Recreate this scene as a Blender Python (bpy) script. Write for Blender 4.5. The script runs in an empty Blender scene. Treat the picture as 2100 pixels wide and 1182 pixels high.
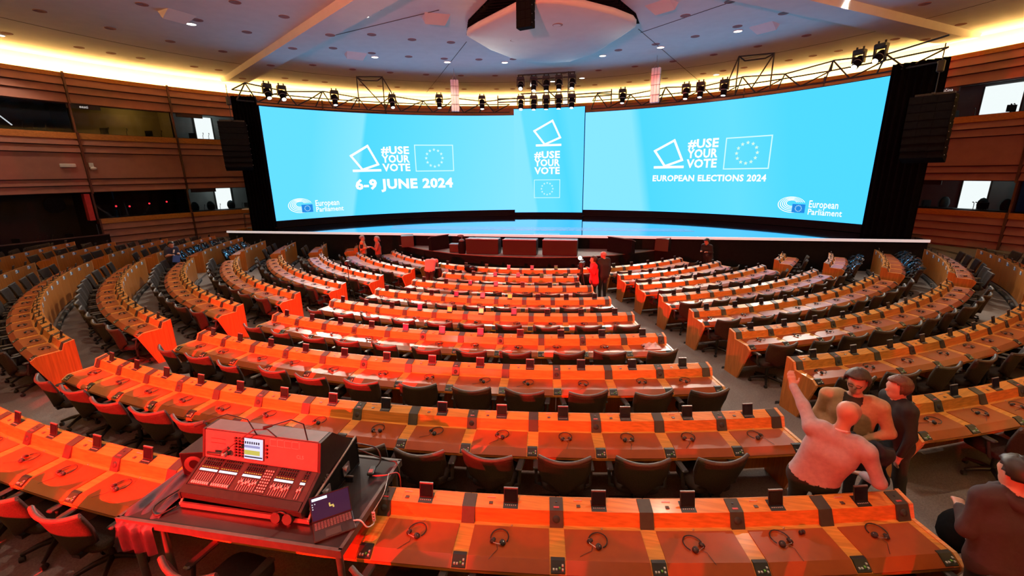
import bpy, bmesh, math, random
from math import sin, cos, pi, radians, degrees, asin, atan2, sqrt, hypot
from mathutils import Vector, Matrix
random.seed(7)
SC = bpy.context.scene
COL = SC.collection

# ---------------------------------------------------------------- camera
CAM = (-1.8245, -24.5536, 4.453)
cd = bpy.data.cameras.new('camera')
cd.sensor_width = 36.0
cd.lens = 891.2 / 2100 * 36.0
cd.clip_start = 0.05
cd.clip_end = 200
cam = bpy.data.objects.new('camera', cd)
cam.matrix_world = Matrix.Translation(CAM) @ Matrix.Rotation(radians(90 - 14.832), 4, 'X') @ Matrix.Rotation(radians(-0.8468), 4, 'Z')
COL.objects.link(cam)
SC.camera = cam

# ---------------------------------------------------------------- world and exposure
w = bpy.data.worlds.new('world')
SC.world = w
w.use_nodes = True
w.node_tree.nodes['Background'].inputs[0].default_value = (0.35, 0.4, 0.5, 1)
w.node_tree.nodes['Background'].inputs[1].default_value = 0.05
SC.view_settings.view_transform = 'Standard'
SC.view_settings.look = 'None'
SC.view_settings.gamma = 1.0
SC.view_settings.exposure = 0.0
SC.view_settings.use_curve_mapping = False
SC.cycles.use_denoising = True
SC.cycles.max_bounces = 6
SC.cycles.diffuse_bounces = 4
SC.cycles.glossy_bounces = 3
SC.cycles.transmission_bounces = 6
SC.cycles.transparent_max_bounces = 12
SC.cycles.caustics_reflective = False
SC.cycles.caustics_refractive = False
SC.cycles.sample_clamp_indirect = 4.0

# hall frame: the hemicycle centre is the origin, AX points from the stage to the seats, BX across the stage to the right
AXD = -11.45
AX = Vector((sin(radians(AXD)), -cos(radians(AXD)), 0))
BX = Vector((cos(radians(AXD)), sin(radians(AXD)), 0))
def hall(al, pe, z=0.0):
    return AX * al + BX * pe + Vector((0, 0, z))
def dome(r, phi, z=0.0):            # polar about the room's own centre, phi from the stage axis
    return hall(12 - r * cos(radians(phi)), r * sin(radians(phi)), z)
def pol(R, deg, z=0.0):             # polar about the hemicycle centre
    return Vector((R * sin(radians(deg)), -R * cos(radians(deg)), z))

# ---------------------------------------------------------------- large lights
def spot(name, loc, target, watts, color, size, blend=0.3, radius=0.1):
    l = bpy.data.lights.new(name, 'SPOT')
    l.energy = watts; l.color = color; l.spot_size = radians(size); l.spot_blend = blend; l.shadow_soft_size = radius
    o = bpy.data.objects.new(name, l)
    o.location = loc
    o.rotation_euler = (Vector(target) - Vector(loc)).to_track_quat('-Z', 'Y').to_euler()
    COL.objects.link(o)
    return o
RED = (1.0, 0.010, 0.009)
# red stage washes on the gallery behind the seats
spot('red_wash_light', (-9.4, -28.6, 4.7), (-6.3, -19.6, 0.9), 62000, RED, 54, 1.0, 0.10)
spot('red_wash_light', (-6.0, -31.0, 4.2), (0.5, -12.0, 1.0), 6300, RED, 80, 0.7, 0.12)
spot('red_flood_light', (-6.5, -31.5, 4.6), (-4.0, -15.0, 12.5), 10500, (1.0, 0.24, 0.22), 74, 0.9, 0.25)
# white beams of the rig above the screens, thrown over the seats
for p, tx, ty in ((-54, -12.0, -12.0), (-45, -8.0, -17.0), (-34, -5.0, -19.0), (-15, -1.0, -21.0), (14, 1.5, -18.0), (26, 4.0, -19.0), (33, 7.0, -15.0), (52, 9.5, -12.0), (-4, -3.0, -13.0), (3, 1.0, -13.0)):
    spot('rig_beam_light', dome(17.0, p, 8.75 if abs(p) > 5 else 9.8), (tx, ty, 0.8), 3500, (1.0, 0.87, 0.70), 62, 0.8, 0.12)
spot('red_rig_light', dome(15.5, -12, 9.3), dome(24.6, 57.5, 3.6), 9000, RED, 34, 0.5, 0.1)
spot('red_rig_light', dome(15.5, 20, 9.3), dome(24.6, -66.0, 4.2), 2500, RED, 44, 0.9, 0.1)
DOWN = [(14.2, p) for p in (-71.6, -55, -38.8, -23.1, -10.1, 11.9, 24.1, 38.8, 56, 72, 90, 108, 126, 144, 162, 180, -90, -108, -126, -144, -162)]
DOWN += [(8.2, p) for p in (-49.7, 49.7, 90, 135, 180, -135, -90)]
DOWN += [(20.0, -1.2), (19.5, 4.7), (23.1, 26.3), (22.8, -80.6), (22.8, 80.6), (22.8, 110), (22.8, -110), (22.8, 140), (22.8, -140), (22.8, 170), (22.8, -170)]
for r, p in DOWN:
    c = dome(r, p, 10.44)
    spot('ceiling_spot_light', c, c - Vector((0, 0, 5)), (700 if r == 8.2 and abs(p) > 120 else 480 if r == 8.2 else 330 if abs(p) < 85 else 70), (1.0, 0.83, 0.62), 110, 0.5, 0.1)
# ---------------------------------------------------------------- mesh helpers
class MB:
    def __init__(s):
        s.v = []; s.f = []; s.m = []; s.s = []
    def add(s, vs, fs, mat=0, smooth=False):
        n = len(s.v)
        s.v += [tuple(p) for p in vs]
        for f in fs:
            s.f.append([n + i for i in f]); s.m.append(mat); s.s.append(smooth)
        return s
    def box(s, c, d, mat=0, M=None):
        x, y, z = c; a, b, e = d[0] / 2, d[1] / 2, d[2] / 2
        vs = [Vector((x + i * a, y + j * b, z + k * e)) for k in (-1, 1) for j in (-1, 1) for i in (-1, 1)]
        if M: vs = [M @ p for p in vs]
        return s.add(vs, [(0, 2, 3, 1), (4, 5, 7, 6), (0, 1, 5, 4), (2, 6, 7, 3), (0, 4, 6, 2), (1, 3, 7, 5)], mat)
    def bbox(s, c, d, b=0.01, mat=0, M=None):           # box with chamfered vertical and top edges
        x, y, z = c; a, e, h = d[0] / 2, d[1] / 2, d[2] / 2
        def ring(i, zz):
            a2, e2 = a - i, e - i
            return [(x - a2 + b, y - e2, zz), (x + a2 - b, y - e2, zz), (x + a2, y - e2 + b, zz), (x + a2, y + e2 - b, zz),
                    (x + a2 - b, y + e2, zz), (x - a2 + b, y + e2, zz), (x - a2, y + e2 - b, zz), (x - a2, y - e2 + b, zz)]
        vs = ring(b, z - h) + ring(0, z - h + b) + ring(0, z + h - b) + ring(b, z + h)
        if M: vs = [M @ Vector(p) for p in vs]
        fs = [tuple(range(7, -1, -1)), tuple(range(24, 32))]
        for k in range(3):
            for i in range(8):
                j = (i + 1) % 8
                fs.append((k * 8 + i, k * 8 + j, k * 8 + 8 + j, k * 8 + 8 + i))
        return s.add(vs, fs, mat)
    def ext(s, poly, axis, a, b, mat=0, smooth=False, caps=True):  # extrude a 2D polygon along an axis
        def P(u, v, t):
            return {'x': (t, u, v), 'y': (u, t, v), 'z': (u, v, t)}[axis]
        n = len(poly)
        vs = [P(u, v, a) for u, v in poly] + [P(u, v, b) for u, v in poly]
        fs = [(i, (i + 1) % n, n + (i + 1) % n, n + i) for i in range(n)]
        s.add(vs, fs, mat, smooth)
        if caps: s.add(vs, [tuple(range(n - 1, -1, -1)), tuple(range(n, 2 * n))], mat)
        return s
    def tube(s, pts, r, n=6, mat=0, caps=True, smooth=True):
        pts = [Vector(p) for p in pts]
        m = len(pts)
        rs = r if isinstance(r, (list, tuple)) else [r] * m
        vs = []; up = None
        for i, p in enumerate(pts):
            t = (pts[min(i + 1, m - 1)] - pts[max(i - 1, 0)])
            if t.length < 1e-9: t = Vector((0, 0, 1))
            t.normalize()
            if up is None:
                up = Vector((0, 0, 1)) if abs(t.z) < 0.9 else Vector((1, 0, 0))
            x = up.cross(t)
            if x.length < 1e-6: x = Vector((1, 0, 0)).cross(t)
            x.normalize(); y = t.cross(x); up = y
            vs += [p + (x * cos(2 * pi * k / n) + y * sin(2 * pi * k / n)) * rs[i] for k in range(n)]
        fs = [(i * n + k, i * n + (k + 1) % n, (i + 1) * n + (k + 1) % n, (i + 1) * n + k) for i in range(m - 1) for k in range(n)]
        s.add(vs, fs, mat, smooth)
        if caps: s.add(vs, [tuple(range(n - 1, -1, -1)), tuple((m - 1) * n + k for k in range(n))], mat)
        return s
    def cyl(s, a, b, r, n=12, mat=0, r2=None):
        return s.tube([a, b], [r, r if r2 is None else r2], n, mat)
    def lathe(s, prof, c=(0, 0, 0), n=16, mat=0, M=None, smooth=True):
        vs = []
        for r, z in prof:
            vs += [Vector((c[0] + r * cos(2 * pi * k / n), c[1] + r * sin(2 * pi * k / n), c[2] + z)) for k in range(n)]
        if M: vs = [M @ p for p in vs]
        m = len(prof)
        fs = [(i * n + k, i * n + (k + 1) % n, (i + 1) * n + (k + 1) % n, (i + 1) * n + k) for i in range(m - 1) for k in range(n)]
        s.add(vs, fs, mat, smooth)
        return s.add(vs, [tuple(range(n - 1, -1, -1)), tuple((m - 1) * n + k for k in range(n))], mat)
    def ball(s, c, r, nu=12, nv=8, mat=0, M=None):
        rx, ry, rz = r if isinstance(r, (list, tuple)) else (r, r, r)
        vs = [Vector((c[0], c[1], c[2] - rz))]
        for j in range(1, nv):
            t = -pi / 2 + pi * j / nv
            vs += [Vector((c[0] + rx * cos(t) * cos(2 * pi * k / nu), c[1] + ry * cos(t) * sin(2 * pi * k / nu), c[2] + rz * sin(t))) for k in range(nu)]
        vs.append(Vector((c[0], c[1], c[2] + rz)))
        if M: vs = [M @ p for p in vs]
        fs = [(0, 1 + (k + 1) % nu, 1 + k) for k in range(nu)]
        for j in range(nv - 2):
            fs += [(1 + j * nu + k, 1 + j * nu + (k + 1) % nu, 1 + (j + 1) * nu + (k + 1) % nu, 1 + (j + 1) * nu + k) for k in range(nu)]
        e = len(vs) - 1; b = 1 + (nv - 2) * nu
        fs += [(b + k, b + (k + 1) % nu, e) for k in range(nu)]
        return s.add(vs, fs, mat, True)
    def grid(s, fn, nu, nv, mat=0, smooth=True, close=False):
        vs = [fn(i / nu, j / nv) for j in range(nv + 1) for i in range(nu + 1)]
        fs = [(j * (nu + 1) + i, j * (nu + 1) + i + 1, (j + 1) * (nu + 1) + i + 1, (j + 1) * (nu + 1) + i) for j in range(nv) for i in range(nu)]
        return s.add(vs, fs, mat, smooth)
    def sheet(s, fn, nu, nv, th, mat=0):                 # a curved panel with thickness; fn(u,v) -> (point, normal)
        a = []; b = []
        for j in range(nv + 1):
            for i in range(nu + 1):
                p, nrm = fn(i / nu, j / nv)
                p = Vector(p); nrm = Vector(nrm)
                a.append(p + nrm * th / 2); b.append(p - nrm * th / 2)
        N = len(a); W = nu + 1
        fs = []
        for j in range(nv):
            for i in range(nu):
                q = (j * W + i, j * W + i + 1, (j + 1) * W + i + 1, (j + 1) * W + i)
                fs.append(q); fs.append(tuple(N + t for t in q[::-1]))
        edge = [i for i in range(nu)] ; loop = [i for i in range(W)] + [j * W + nu for j in range(1, nv + 1)] + [nv * W + i for i in range(nu - 1, -1, -1)] + [j * W for j in range(nv - 1, 0, -1)]
        for k in range(len(loop)):
            p, q = loop[k], loop[(k + 1) % len(loop)]
            fs.append((q, p, N + p, N + q))
        return s.add(a + b, fs, mat, True)
    def xf(s, M):
        s.v = [tuple(M @ Vector(p)) for p in s.v]; return s
    def mesh(s, name, mats):
        me = bpy.data.meshes.new(name)
        me.from_pydata(s.v, [], s.f)
        for m in (mats if isinstance(mats, (list, tuple)) else [mats]): me.materials.append(m)
        me.polygons.foreach_set('material_index', s.m)
        me.polygons.foreach_set('use_smooth', s.s)
        me.update()
        return me

def put(name, me, parent=None, loc=(0, 0, 0), rz=0.0, rot=None):
    """link a mesh; loc and rz are given in the parent's frame"""
    o = bpy.data.objects.new(name, me)
    COL.objects.link(o)
    o.location = loc
    o.rotation_euler = rot if rot is not None else (0, 0, rz)
    if parent: o.parent = parent
    return o
def obj(name, mb, mats, parent=None, loc=(0, 0, 0), rz=0.0, rot=None):
    return put(name, mb.mesh(name, mats), parent, loc, rz, rot)
def tag(o, label, cat, group=None, kind=None):
    o['label'] = label; o['category'] = cat
    if group: o['group'] = group
    if kind: o['kind'] = kind
    return o
def thing(name, label, cat, loc=(0, 0, 0), rz=0.0, group=None):
    o = bpy.data.objects.new(name, None)
    COL.objects.link(o)
    o.location = loc; o.rotation_euler = (0, 0, rz)
    o.empty_display_size = 0.1
    return tag(o, label, cat, group)
def struct(o, label=None):
    o['kind'] = 'structure'
    if label: o['label'] = label
    return o
def local(root, P, deg):
    """world point and polar angle -> the location and rotation in the frame of an unscaled, z-turned root"""
    a = -root.rotation_euler.z
    d = Vector(P) - root.location
    return (d.x * cos(a) - d.y * sin(a), d.x * sin(a) + d.y * cos(a), d.z), radians(deg) + a
def copy_tree(o, parent=None):
    c = o.copy(); COL.objects.link(c)
    if parent: c.parent = parent
    for ch in list(o.children): copy_tree(ch, c)
    return c

# ---------------------------------------------------------------- materials
MATS = {}
def mat(name, col, rough=0.5, metal=0.0, var=0.12, scale=6.0, stretch=(1, 1, 1), spec=0.5, emit=None, es=0.0, bump=0.0, coat=0.0, alpha=1.0, trans=0.0, ior=1.45, sheen=0.0):
    if name in MATS: return MATS[name]
    m = bpy.data.materials.new(name); m.use_nodes = True
    nt = m.node_tree; b = nt.nodes['Principled BSDF']
    b.inputs['Roughness'].default_value = rough
    b.inputs['Metallic'].default_value = metal
    b.inputs['Specular IOR Level'].default_value = spec
    b.inputs['Coat Weight'].default_value = coat
    b.inputs['Coat Roughness'].default_value = 0.15
    b.inputs['Alpha'].default_value = alpha
    b.inputs['Transmission Weight'].default_value = trans
    b.inputs['IOR'].default_value = ior
    b.inputs['Sheen Weight'].default_value = sheen
    tc = nt.nodes.new('ShaderNodeTexCoord')
    mp = nt.nodes.new('ShaderNodeMapping'); mp.inputs['Scale'].default_value = stretch
    nz = nt.nodes.new('ShaderNodeTexNoise'); nz.inputs['Scale'].default_value = scale; nz.inputs['Detail'].default_value = 3
    cr = nt.nodes.new('ShaderNodeValToRGB')
    lo = [max(0, c * (1 - var)) for c in col]; hi = [min(1, c * (1 + var)) for c in col]
    cr.color_ramp.elements[0].position = 0.3; cr.color_ramp.elements[1].position = 0.7
    cr.color_ramp.elements[0].color = (*lo, 1); cr.color_ramp.elements[1].color = (*hi, 1)
    nt.links.new(tc.outputs['Object'], mp.inputs[0]); nt.links.new(mp.outputs[0], nz.inputs['Vector'])
    nt.links.new(nz.outputs['Fac'], cr.inputs[0]); nt.links.new(cr.outputs[0], b.inputs['Base Color'])
    if bump:
        bp = nt.nodes.new('ShaderNodeBump'); bp.inputs['Strength'].default_value = bump; bp.inputs['Distance'].default_value = 0.01
        nt.links.new(nz.outputs['Fac'], bp.inputs['Height']); nt.links.new(bp.outputs[0], b.inputs['Normal'])
    if emit:
        b.inputs['Emission Color'].default_value = (*emit, 1); b.inputs['Emission Strength'].default_value = es
    MATS[name] = m
    return m
def wood(name, col, rough=0.38, axis='x', var=0.22, coat=0.15):
    st = {'x': (0.8, 14, 14), 'y': (14, 0.8, 14), 'z': (14, 14, 0.8)}[axis]
    return mat(name, col, rough, 0, var, 3.0, st, 0.4, coat=coat)
def glow(name, col, s):
    if name in MATS: return MATS[name]
    m = bpy.data.materials.new(name); m.use_nodes = True
    nt = m.node_tree; nt.nodes.clear()
    o = nt.nodes.new('ShaderNodeOutputMaterial'); e = nt.nodes.new('ShaderNodeEmission')
    e.inputs[0].default_value = (*col, 1); e.inputs[1].default_value = s
    nt.links.new(e.outputs[0], o.inputs[0])
    MATS[name] = m
    return m
M_WOOD = wood('light_wood', (0.60, 0.25, 0.038), 0.33)
M_WOODV = wood('panel_wood', (0.44, 0.15, 0.025), 0.4, 'z')
M_EDGE = wood('wood_edge', (0.68, 0.34, 0.12), 0.35)
M_PAD = mat('leather_pad', (0.30, 0.062, 0.011), 0.33, 0, 0.06, 9, spec=0.4, coat=0.05)
M_GREY = mat('dark_grey_metal', (0.040, 0.037, 0.031), 0.45, 0.1, 0.1, 20)
M_BLACK = mat('black_plastic', (0.012, 0.012, 0.013), 0.42, 0, 0.2, 20)
M_MATT = mat('matt_black', (0.008, 0.008, 0.009), 0.9, 0, 0.2, 12, spec=0.03)
M_RUB = mat('dark_rubber', (0.02, 0.02, 0.02), 0.7, 0, 0.2, 15)
M_SCRN = mat('screen_glass', (0.01, 0.01, 0.014), 0.12, 0, 0.1, 5, spec=0.6)
M_FAB = mat('chair_fabric', (0.026, 0.020, 0.017), 0.9, 0, 0.3, 90, bump=0.15, spec=0.2)
M_FABT = mat('chair_trim', (0.05, 0.042, 0.036), 0.55, 0, 0.2, 30)
M_ARM = mat('chair_arm', (0.028, 0.026, 0.024), 0.4, 0, 0.15, 20)
M_STEEL = mat('brushed_steel', (0.55, 0.54, 0.52), 0.3, 0.9, 0.1, 20)
M_ALU = mat('dull_aluminium', (0.32, 0.30, 0.28), 0.42, 0.8, 0.12, 18)
M_WHITE = mat('white_paint', (0.78, 0.77, 0.75), 0.5, 0, 0.04, 8)
M_PAPER = mat('paper', (0.82, 0.82, 0.80), 0.6, 0, 0.04, 8)
# ================================================================ the room
R1, RP = 8.387, 1.6023             # back edge of the first desk row, row pitch
def RR(i): return R1 + RP * (i - 1)
def FZ(i): return 0.0779 * (i - 1)
M_CARPET = mat('carpet', (0.165, 0.142, 0.13), 0.95, 0, 0.22, 60, bump=0.2)
M_COPPER = mat('copper_panel', (0.33, 0.145, 0.115), 0.5, 0.0, 0.08, 2, spec=0.4)
M_SILL = wood('orange_sill_wood', (0.50, 0.20, 0.04), 0.45)
M_CEIL = mat('ceiling_plaster', (0.80, 0.77, 0.76), 0.8, 0, 0.03, 2)
M_DIMP = mat('dimple_red_shade', (0.34, 0.17, 0.16), 0.8, 0, 0.1, 10)  # recess shade and red light put into the disc colour
M_SEAM = mat('seam_dark', (0.09, 0.07, 0.06), 0.8, 0, 0.1, 10)
M_BOOTH = mat('booth_grey', (0.20, 0.21, 0.21), 0.7, 0, 0.08, 3)
M_BOOTHW = mat('booth_ochre', (0.30, 0.21, 0.07), 0.7, 0, 0.08, 3)
M_BOOTHD = mat('booth_dark', (0.020, 0.015, 0.012), 0.7, 0, 0.1, 3)
M_GLASS = mat('booth_glass', (0.005, 0.006, 0.006), 0.02, 0, 0.0, 5, alpha=0.22, spec=0.5)
M_BRONZE = mat('bronze_mullion', (0.10, 0.05, 0.035), 0.4, 0.6, 0.1, 10)

M_GSHADE = mat('shade_copper_groove', (0.05, 0.022, 0.018), 0.7, 0, 0.1, 2)  # darkened copper backing paints shade into the gaps between panels
# floor: flat terraces, one per row, each a small step above the one in front
fb = MB()
edges = [0.0] + [RR(i) - 0.06 for i in range(2, 12)] + [42.0]
N = 144
for k in range(len(edges) - 1):
    z = FZ(k + 1)
    r0, r1 = edges[k], edges[k + 1]
    vs = []; fs = []
    for a in range(N):
        t = 2 * pi * a / N
        vs += [(r0 * sin(t), -r0 * cos(t), z), (r1 * sin(t), -r1 * cos(t), z)]
        if k: vs.append((r0 * sin(t), -r0 * cos(t), FZ(k)))
    st = 3 if k else 2
    for a in range(N):
        b = (a + 1) % N
        fs.append((a * st, a * st + 1, b * st + 1, b * st))
        if k: fs.append((a * st + 2, a * st, b * st, b * st + 2))
    fb.add(vs, fs)
floor = struct(obj('floor', fb, M_CARPET), 'grey brown carpet rising in shallow terraces')

# carpet joint lines and a taped yellow line in the aisles
RW = 24.6
def arc_panel(r0b, r0t, r1, z0, z1, p0, p1, n=5, mat=0, mb=None):
    """wall panel about the room centre: front radius r0b at its foot and r0t at its head, back radius r1"""
    mb = mb or MB()
    prof = [(r0b, z0), (r0t, z1), (r1, z1), (r1, z0)]
    vs = []
    for i in range(n + 1):
        p = radians(p0 + (p1 - p0) * i / n)
        vs += [(AX * (-r * cos(p)) + BX * (r * sin(p)) + Vector((0, 0, z))) for r, z in prof]
    fs = []
    for i in range(n):
        for k in range(4):
            a, b = i * 4 + k, i * 4 + (k + 1) % 4
            fs.append((a, a + 4, b + 4, b))
    fs += [(0, 1, 2, 3), tuple(4 * n + k for k in (3, 2, 1, 0))]
    return mb.add(vs, fs, mat)
MC = hall(12, 0, 0)
BAY = 10.45
BANDS = [(0.30, 0.60), (0.60, 0.96), (0.96, 1.33), (1.33, 1.72), (1.72, 2.08)]
BANDM = [(3.76, 4.12), (4.12, 4.45), (4.45, 5.78), (5.78, 6.15), (6.15, 6.48)]
BANDT = [(8.20, 8.68), (8.68, 9.05), (9.05, 9.45)]
def wall_back(name, p0, p1, n, full=True, low=None):
    mb = MB()
    for z0, z1 in ((-0.1, 2.35), (3.76, 6.78), (8.2, 9.6)) if full else ((-0.1, 9.6),):
        arc_panel(RW + 0.02, RW + 0.02, RW + 0.25, z0, z1, p0, p1, n, 0, mb)
    if low: arc_panel(RW + 0.02, RW + 0.02, RW + 0.25, -0.1, 1.3, low, p0, 8, 0, mb); [arc_panel(RW + 0.02, RW + 0.02, RW + 0.25, z0, z1, low, p0, 8, 0, mb) for z0, z1 in ((3.76, 6.78), (8.2, 9.6))]
    o = obj(name, mb, M_GSHADE if full else M_COPPER, None, MC)
    return struct(o)
m0 = -64.1 - 3 * BAY                      # first bay edge on the left
wl = wall_back('wall_left', m0 + 2 * BAY, -32.7, 20, True, m0); wl['label'] = 'curved copper panelled wall with two rows of booth windows'
wr = wall_back('wall_right', 29.9, 82.2, 24); wr['label'] = 'curved copper panelled wall beyond the stage drape'
wb = wall_back('wall_stage', -32.7, 29.9, 30, False); wb['label'] = 'copper wall hidden behind the video wall'
ws = wall_back('wall_seats', 82.2, 360 + m0, 40, False); ws['label'] = 'copper wall behind the last seats'
PANEL_CACHE = {}
def panel_mesh(z0, z1, kind):
    key = (z0, z1, kind)
    if key not in PANEL_CACHE:
        h = BAY / 2 - 0.08
        if kind == 'panel': mb = arc_panel(RW - 0.14, RW - 0.03, RW + 0.02, z0 + 0.035, z1 - 0.01, -h, h); m = M_COPPER
        else: mb = arc_panel(RW - 0.10, RW - 0.10, RW + 0.25, z0, z1, -h - 0.08, h + 0.08); m = M_SILL
        PANEL_CACHE[key] = mb.mesh('wall_panel', m)
    return PANEL_CACHE[key]
def bay_parts(wall, c, lower=True):
    rz = radians(-c)     # phi grows towards BX, which turns the other way round z
    for z0, z1 in (BANDS if lower else []) + BANDM + BANDT:
        put('wall_panel', panel_mesh(z0, z1, 'panel'), wall, (0, 0, 0), rz)
    for z0, z1 in ([(2.08, 2.35)] if lower else []) + [(6.48, 6.78)]:
        put('window_sill', panel_mesh(z0, z1, 'sill'), wall, (0, 0, 0), rz)
    put('wood_cap', panel_mesh(9.45, 9.66, 'sill'), wall, (0, 0, 0), rz)
mull = MB()
for za, zb, rr in ((0.3, 2.35, 0.17), (2.35, 3.9, 0.03), (3.7, 6.8, 0.17), (6.8, 8.3, 0.03), (8.2, 9.7, 0.17)):
    mull.box(tuple((AX * (-(RW - rr)) + Vector((0, 0, (za + zb) / 2)))), (0.09, 0.07, zb - za), 0)
MULL = mull.mesh('wall_mullion', M_BRONZE)
LB = [m0 + BAY * (k + 0.5) for k in range(6)]
RB = [29.9 + BAY * (k + 0.5) for k in range(5)]
for c in LB: bay_parts(wl, c, c > -76)
for c in RB: bay_parts(wr, c)
for k in range(7): put('mullion', MULL, wl, (0, 0, 0), radians(-m0 - BAY * k))
for k in range(6): put('mullion', MULL, wr, (0, 0, 0), radians(-29.9 - BAY * k))
for k in range(6): put('wood_cap', panel_mesh(9.45, 9.66, 'sill'), wb, (0, 0, 0), radians(32.7 - BAY * (k + 0.5)))

# interpreters' booths behind the windows
def wallpt(r, p, z): return AX * (-r * cos(radians(p))) + BX * (r * sin(radians(p))) + Vector((0, 0, z))
M_DAY = glow('bright_doorway', (0.92, 1.0, 1.0), 1.6)
M_CHAIRG = mat('booth_chair', (0.02, 0.045, 0.05), 0.7, 0, 0.2, 10)
M_RGLINT = glow('red_reflection', (1.0, 0.03, 0.05), 2.0)
M_SIGN = mat('booth_sign', (0.02, 0.012, 0.012), 0.5, 0, 0.1, 10)
M_SIGNT = glow('sign_lettering', (0.85, 0.75, 0.7), 0.9)
M_TUBE = glow('lit_tube', (0.9, 0.95, 1.0), 1.1)
win_n = [0]
def text_mesh(txt, size, bold=0.0, align='CENTER'):
    cu = bpy.data.curves.new('lettering', 'FONT')
    cu.body = txt; cu.size = size; cu.align_x = align; cu.offset = bold; cu.resolution_u = 2; cu.space_character = 1.0 + 1.6 * bold; cu.space_word = 1.1
    o = bpy.data.objects.new('lettering_source', cu); COL.objects.link(o)
    dg = bpy.context.evaluated_depsgraph_get()
    me = bpy.data.meshes.new_from_object(o.evaluated_get(dg))
    bpy.data.objects.remove(o); bpy.data.curves.remove(cu)
    return me
def booth(wall, c, z0, z1, m, doors=(), chairs=(), sign=None, lights=(), depth=2.2, side=None, label='', lamp=None, glazed=True):
    win_n[0] += 1
    h = BAY / 2 - 0.15
    mb = MB()
    ra, rb = RW + 0.2, RW + depth
    n = 4
    def W(r, p, z): return wallpt(r, p, z)
    for i in range(n):                    # back, floor, ceiling
        a, b = c - h + 2 * h * i / n, c - h + 2 * h * (i + 1) / n
        mb.add([W(rb, a, z0 - 0.3), W(rb, b, z0 - 0.3), W(rb, b, z1 + 0.25), W(rb, a, z1 + 0.25)], [(0, 1, 2, 3)])
        mb.add([W(ra, a, z0 - 0.3), W(ra, b, z0 - 0.3), W(rb, b, z0 - 0.3), W(rb, a, z0 - 0.3)], [(3, 2, 1, 0)])
        mb.add([W(ra, a, z1 + 0.25), W(ra, b, z1 + 0.25), W(rb, b, z1 + 0.25), W(rb, a, z1 + 0.25)], [(0, 1, 2, 3)])
    for a in (c - h, c + h):
        mb.add([W(ra, a, z0 - 0.3), W(rb, a, z0 - 0.3), W(rb, a, z1 + 0.25), W(ra, a, z1 + 0.25)], [(0, 1, 2, 3)])
    o = struct(obj('window_%d' % win_n[0], mb, m, None, MC), label)
    pane = arc_panel(RW + 0.05, RW + 0.05, RW + 0.062, z0, z1, c - h, c + h, 5)
    if glazed: obj('pane', pane, M_GLASS, o)
    desk = arc_panel(RW + 0.25, RW + 0.25, RW + 0.85, z0 - 0.02, z0 + 0.04, c - h, c + h, 4)
    obj('counter', desk, M_BLACK, o)
    for k, (a, b, za, zb) in enumerate(doors):
        d = MB(); pts = [W(rb - 0.03, a, za), W(rb - 0.03, b, za), W(rb - 0.03, b, zb), W(rb - 0.03, a, zb)]
        d.add(pts, [(0, 1, 2, 3)]); d.add([p + W(0.04, (a + b) / 2, 0) for p in pts], [(3, 2, 1, 0)])
        obj('doorway', d, M_DAY, o)
        fr = MB()
        for p in (a, b): fr.tube([W(rb - 0.06, p, za), W(rb - 0.06, p, zb)], 0.05, 4)
        obj('door_frame', fr, M_GREY, o)
    for a, r in chairs:
        ch = MB(); q = W(RW + r, a, z0 + 0.25)
        ch.ball(q, (0.28, 0.12, 0.34), 10, 6, 0); ch.cyl(q - Vector((0, 0, 0.6)), q, 0.04, 6)
        obj('booth_chair', ch, M_CHAIRG, o)
    for a, z in lights:
        lb = MB(); lb.ball(W(RW + 0.5, a, z), 0.05, 8, 5); obj('red_glint', lb, M_RGLINT, o)  # glowing balls standing in for red reflections in the booth
    # microphones and monitors on the counter
    rnd = random.Random(int(c * 10 + z0))
    for k in range(4):
        a = c - h * 0.8 + rnd.random() * h * 1.6
        q = W(RW + 0.5, a, z0 + 0.04)
        g = MB(); g.tube([q, q + Vector((0, 0, 0.2)), q + Vector((0.03, 0.05, 0.32)), q + W(-0.12, a, 0.36)], 0.014, 5); g.ball(q + W(-0.14, a, 0.35), 0.03, 6, 4)
        obj('booth_microphone', g, M_BLACK, o)
    for k in range(2):
        a = c + h * (-0.55 + 1.0 * k) + rnd.random()
        q = W(RW + 0.62, a, z0 + 0.23)
        g = MB(); g.box(tuple(q), (0.42, 0.05, 0.30)); g.box(tuple(q - Vector((0, 0, 0.15))), (0.05, 0.05, 0.12))
        obj('booth_monitor', g, M_BLACK, o)
    if sign:
        a, txt = sign
        sg = arc_panel(RW + 0.00, RW + 0.00, RW + 0.04, z1 - 0.2, z1 + 0.02, a - 1.6, a + 1.6, 3)
        so = obj('language_sign', sg, M_SIGN, o)
        if txt:
            me = text_mesh(txt, 0.19)
            p = W(RW - 0.015, a, z1 - 0.155)
            me.materials.clear(); me.materials.append(M_SIGNT)
            put('sign_lettering', me, so, p, 0, (radians(90), 0, radians(AXD - a)))
    if lamp:
        lm = bpy.data.lights.new('booth_lamp', 'POINT'); lm.energy = lamp[0]; lm.color = lamp[1]; lm.shadow_soft_size = 0.3
        lo = bpy.data.objects.new('booth_lamp', lm); lo.location = MC + W(RW + 1.2, c + lamp[2], z1 + 0.05); COL.objects.link(lo)
    return o
ZU, ZL = (6.78, 8.20), (2.35, 3.76)
L0, L1, L2, L3 = LB[1], LB[2], LB[3], LB[4]
booth(wl, LB[0], *ZU, M_BOOTHD, label='dark upper booth window at the far end of the left wall')
b0 = booth(wl, L0, *ZU, M_BOOTHD, label='dark upper booth window with one lit tube lamp')
tb = MB(); tb.tube([wallpt(RW + 1.0, -80.6, 7.9), wallpt(RW + 0.3, -79.6, 7.0)], 0.025, 6); obj('tube_lamp', tb, M_TUBE, b0)
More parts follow.
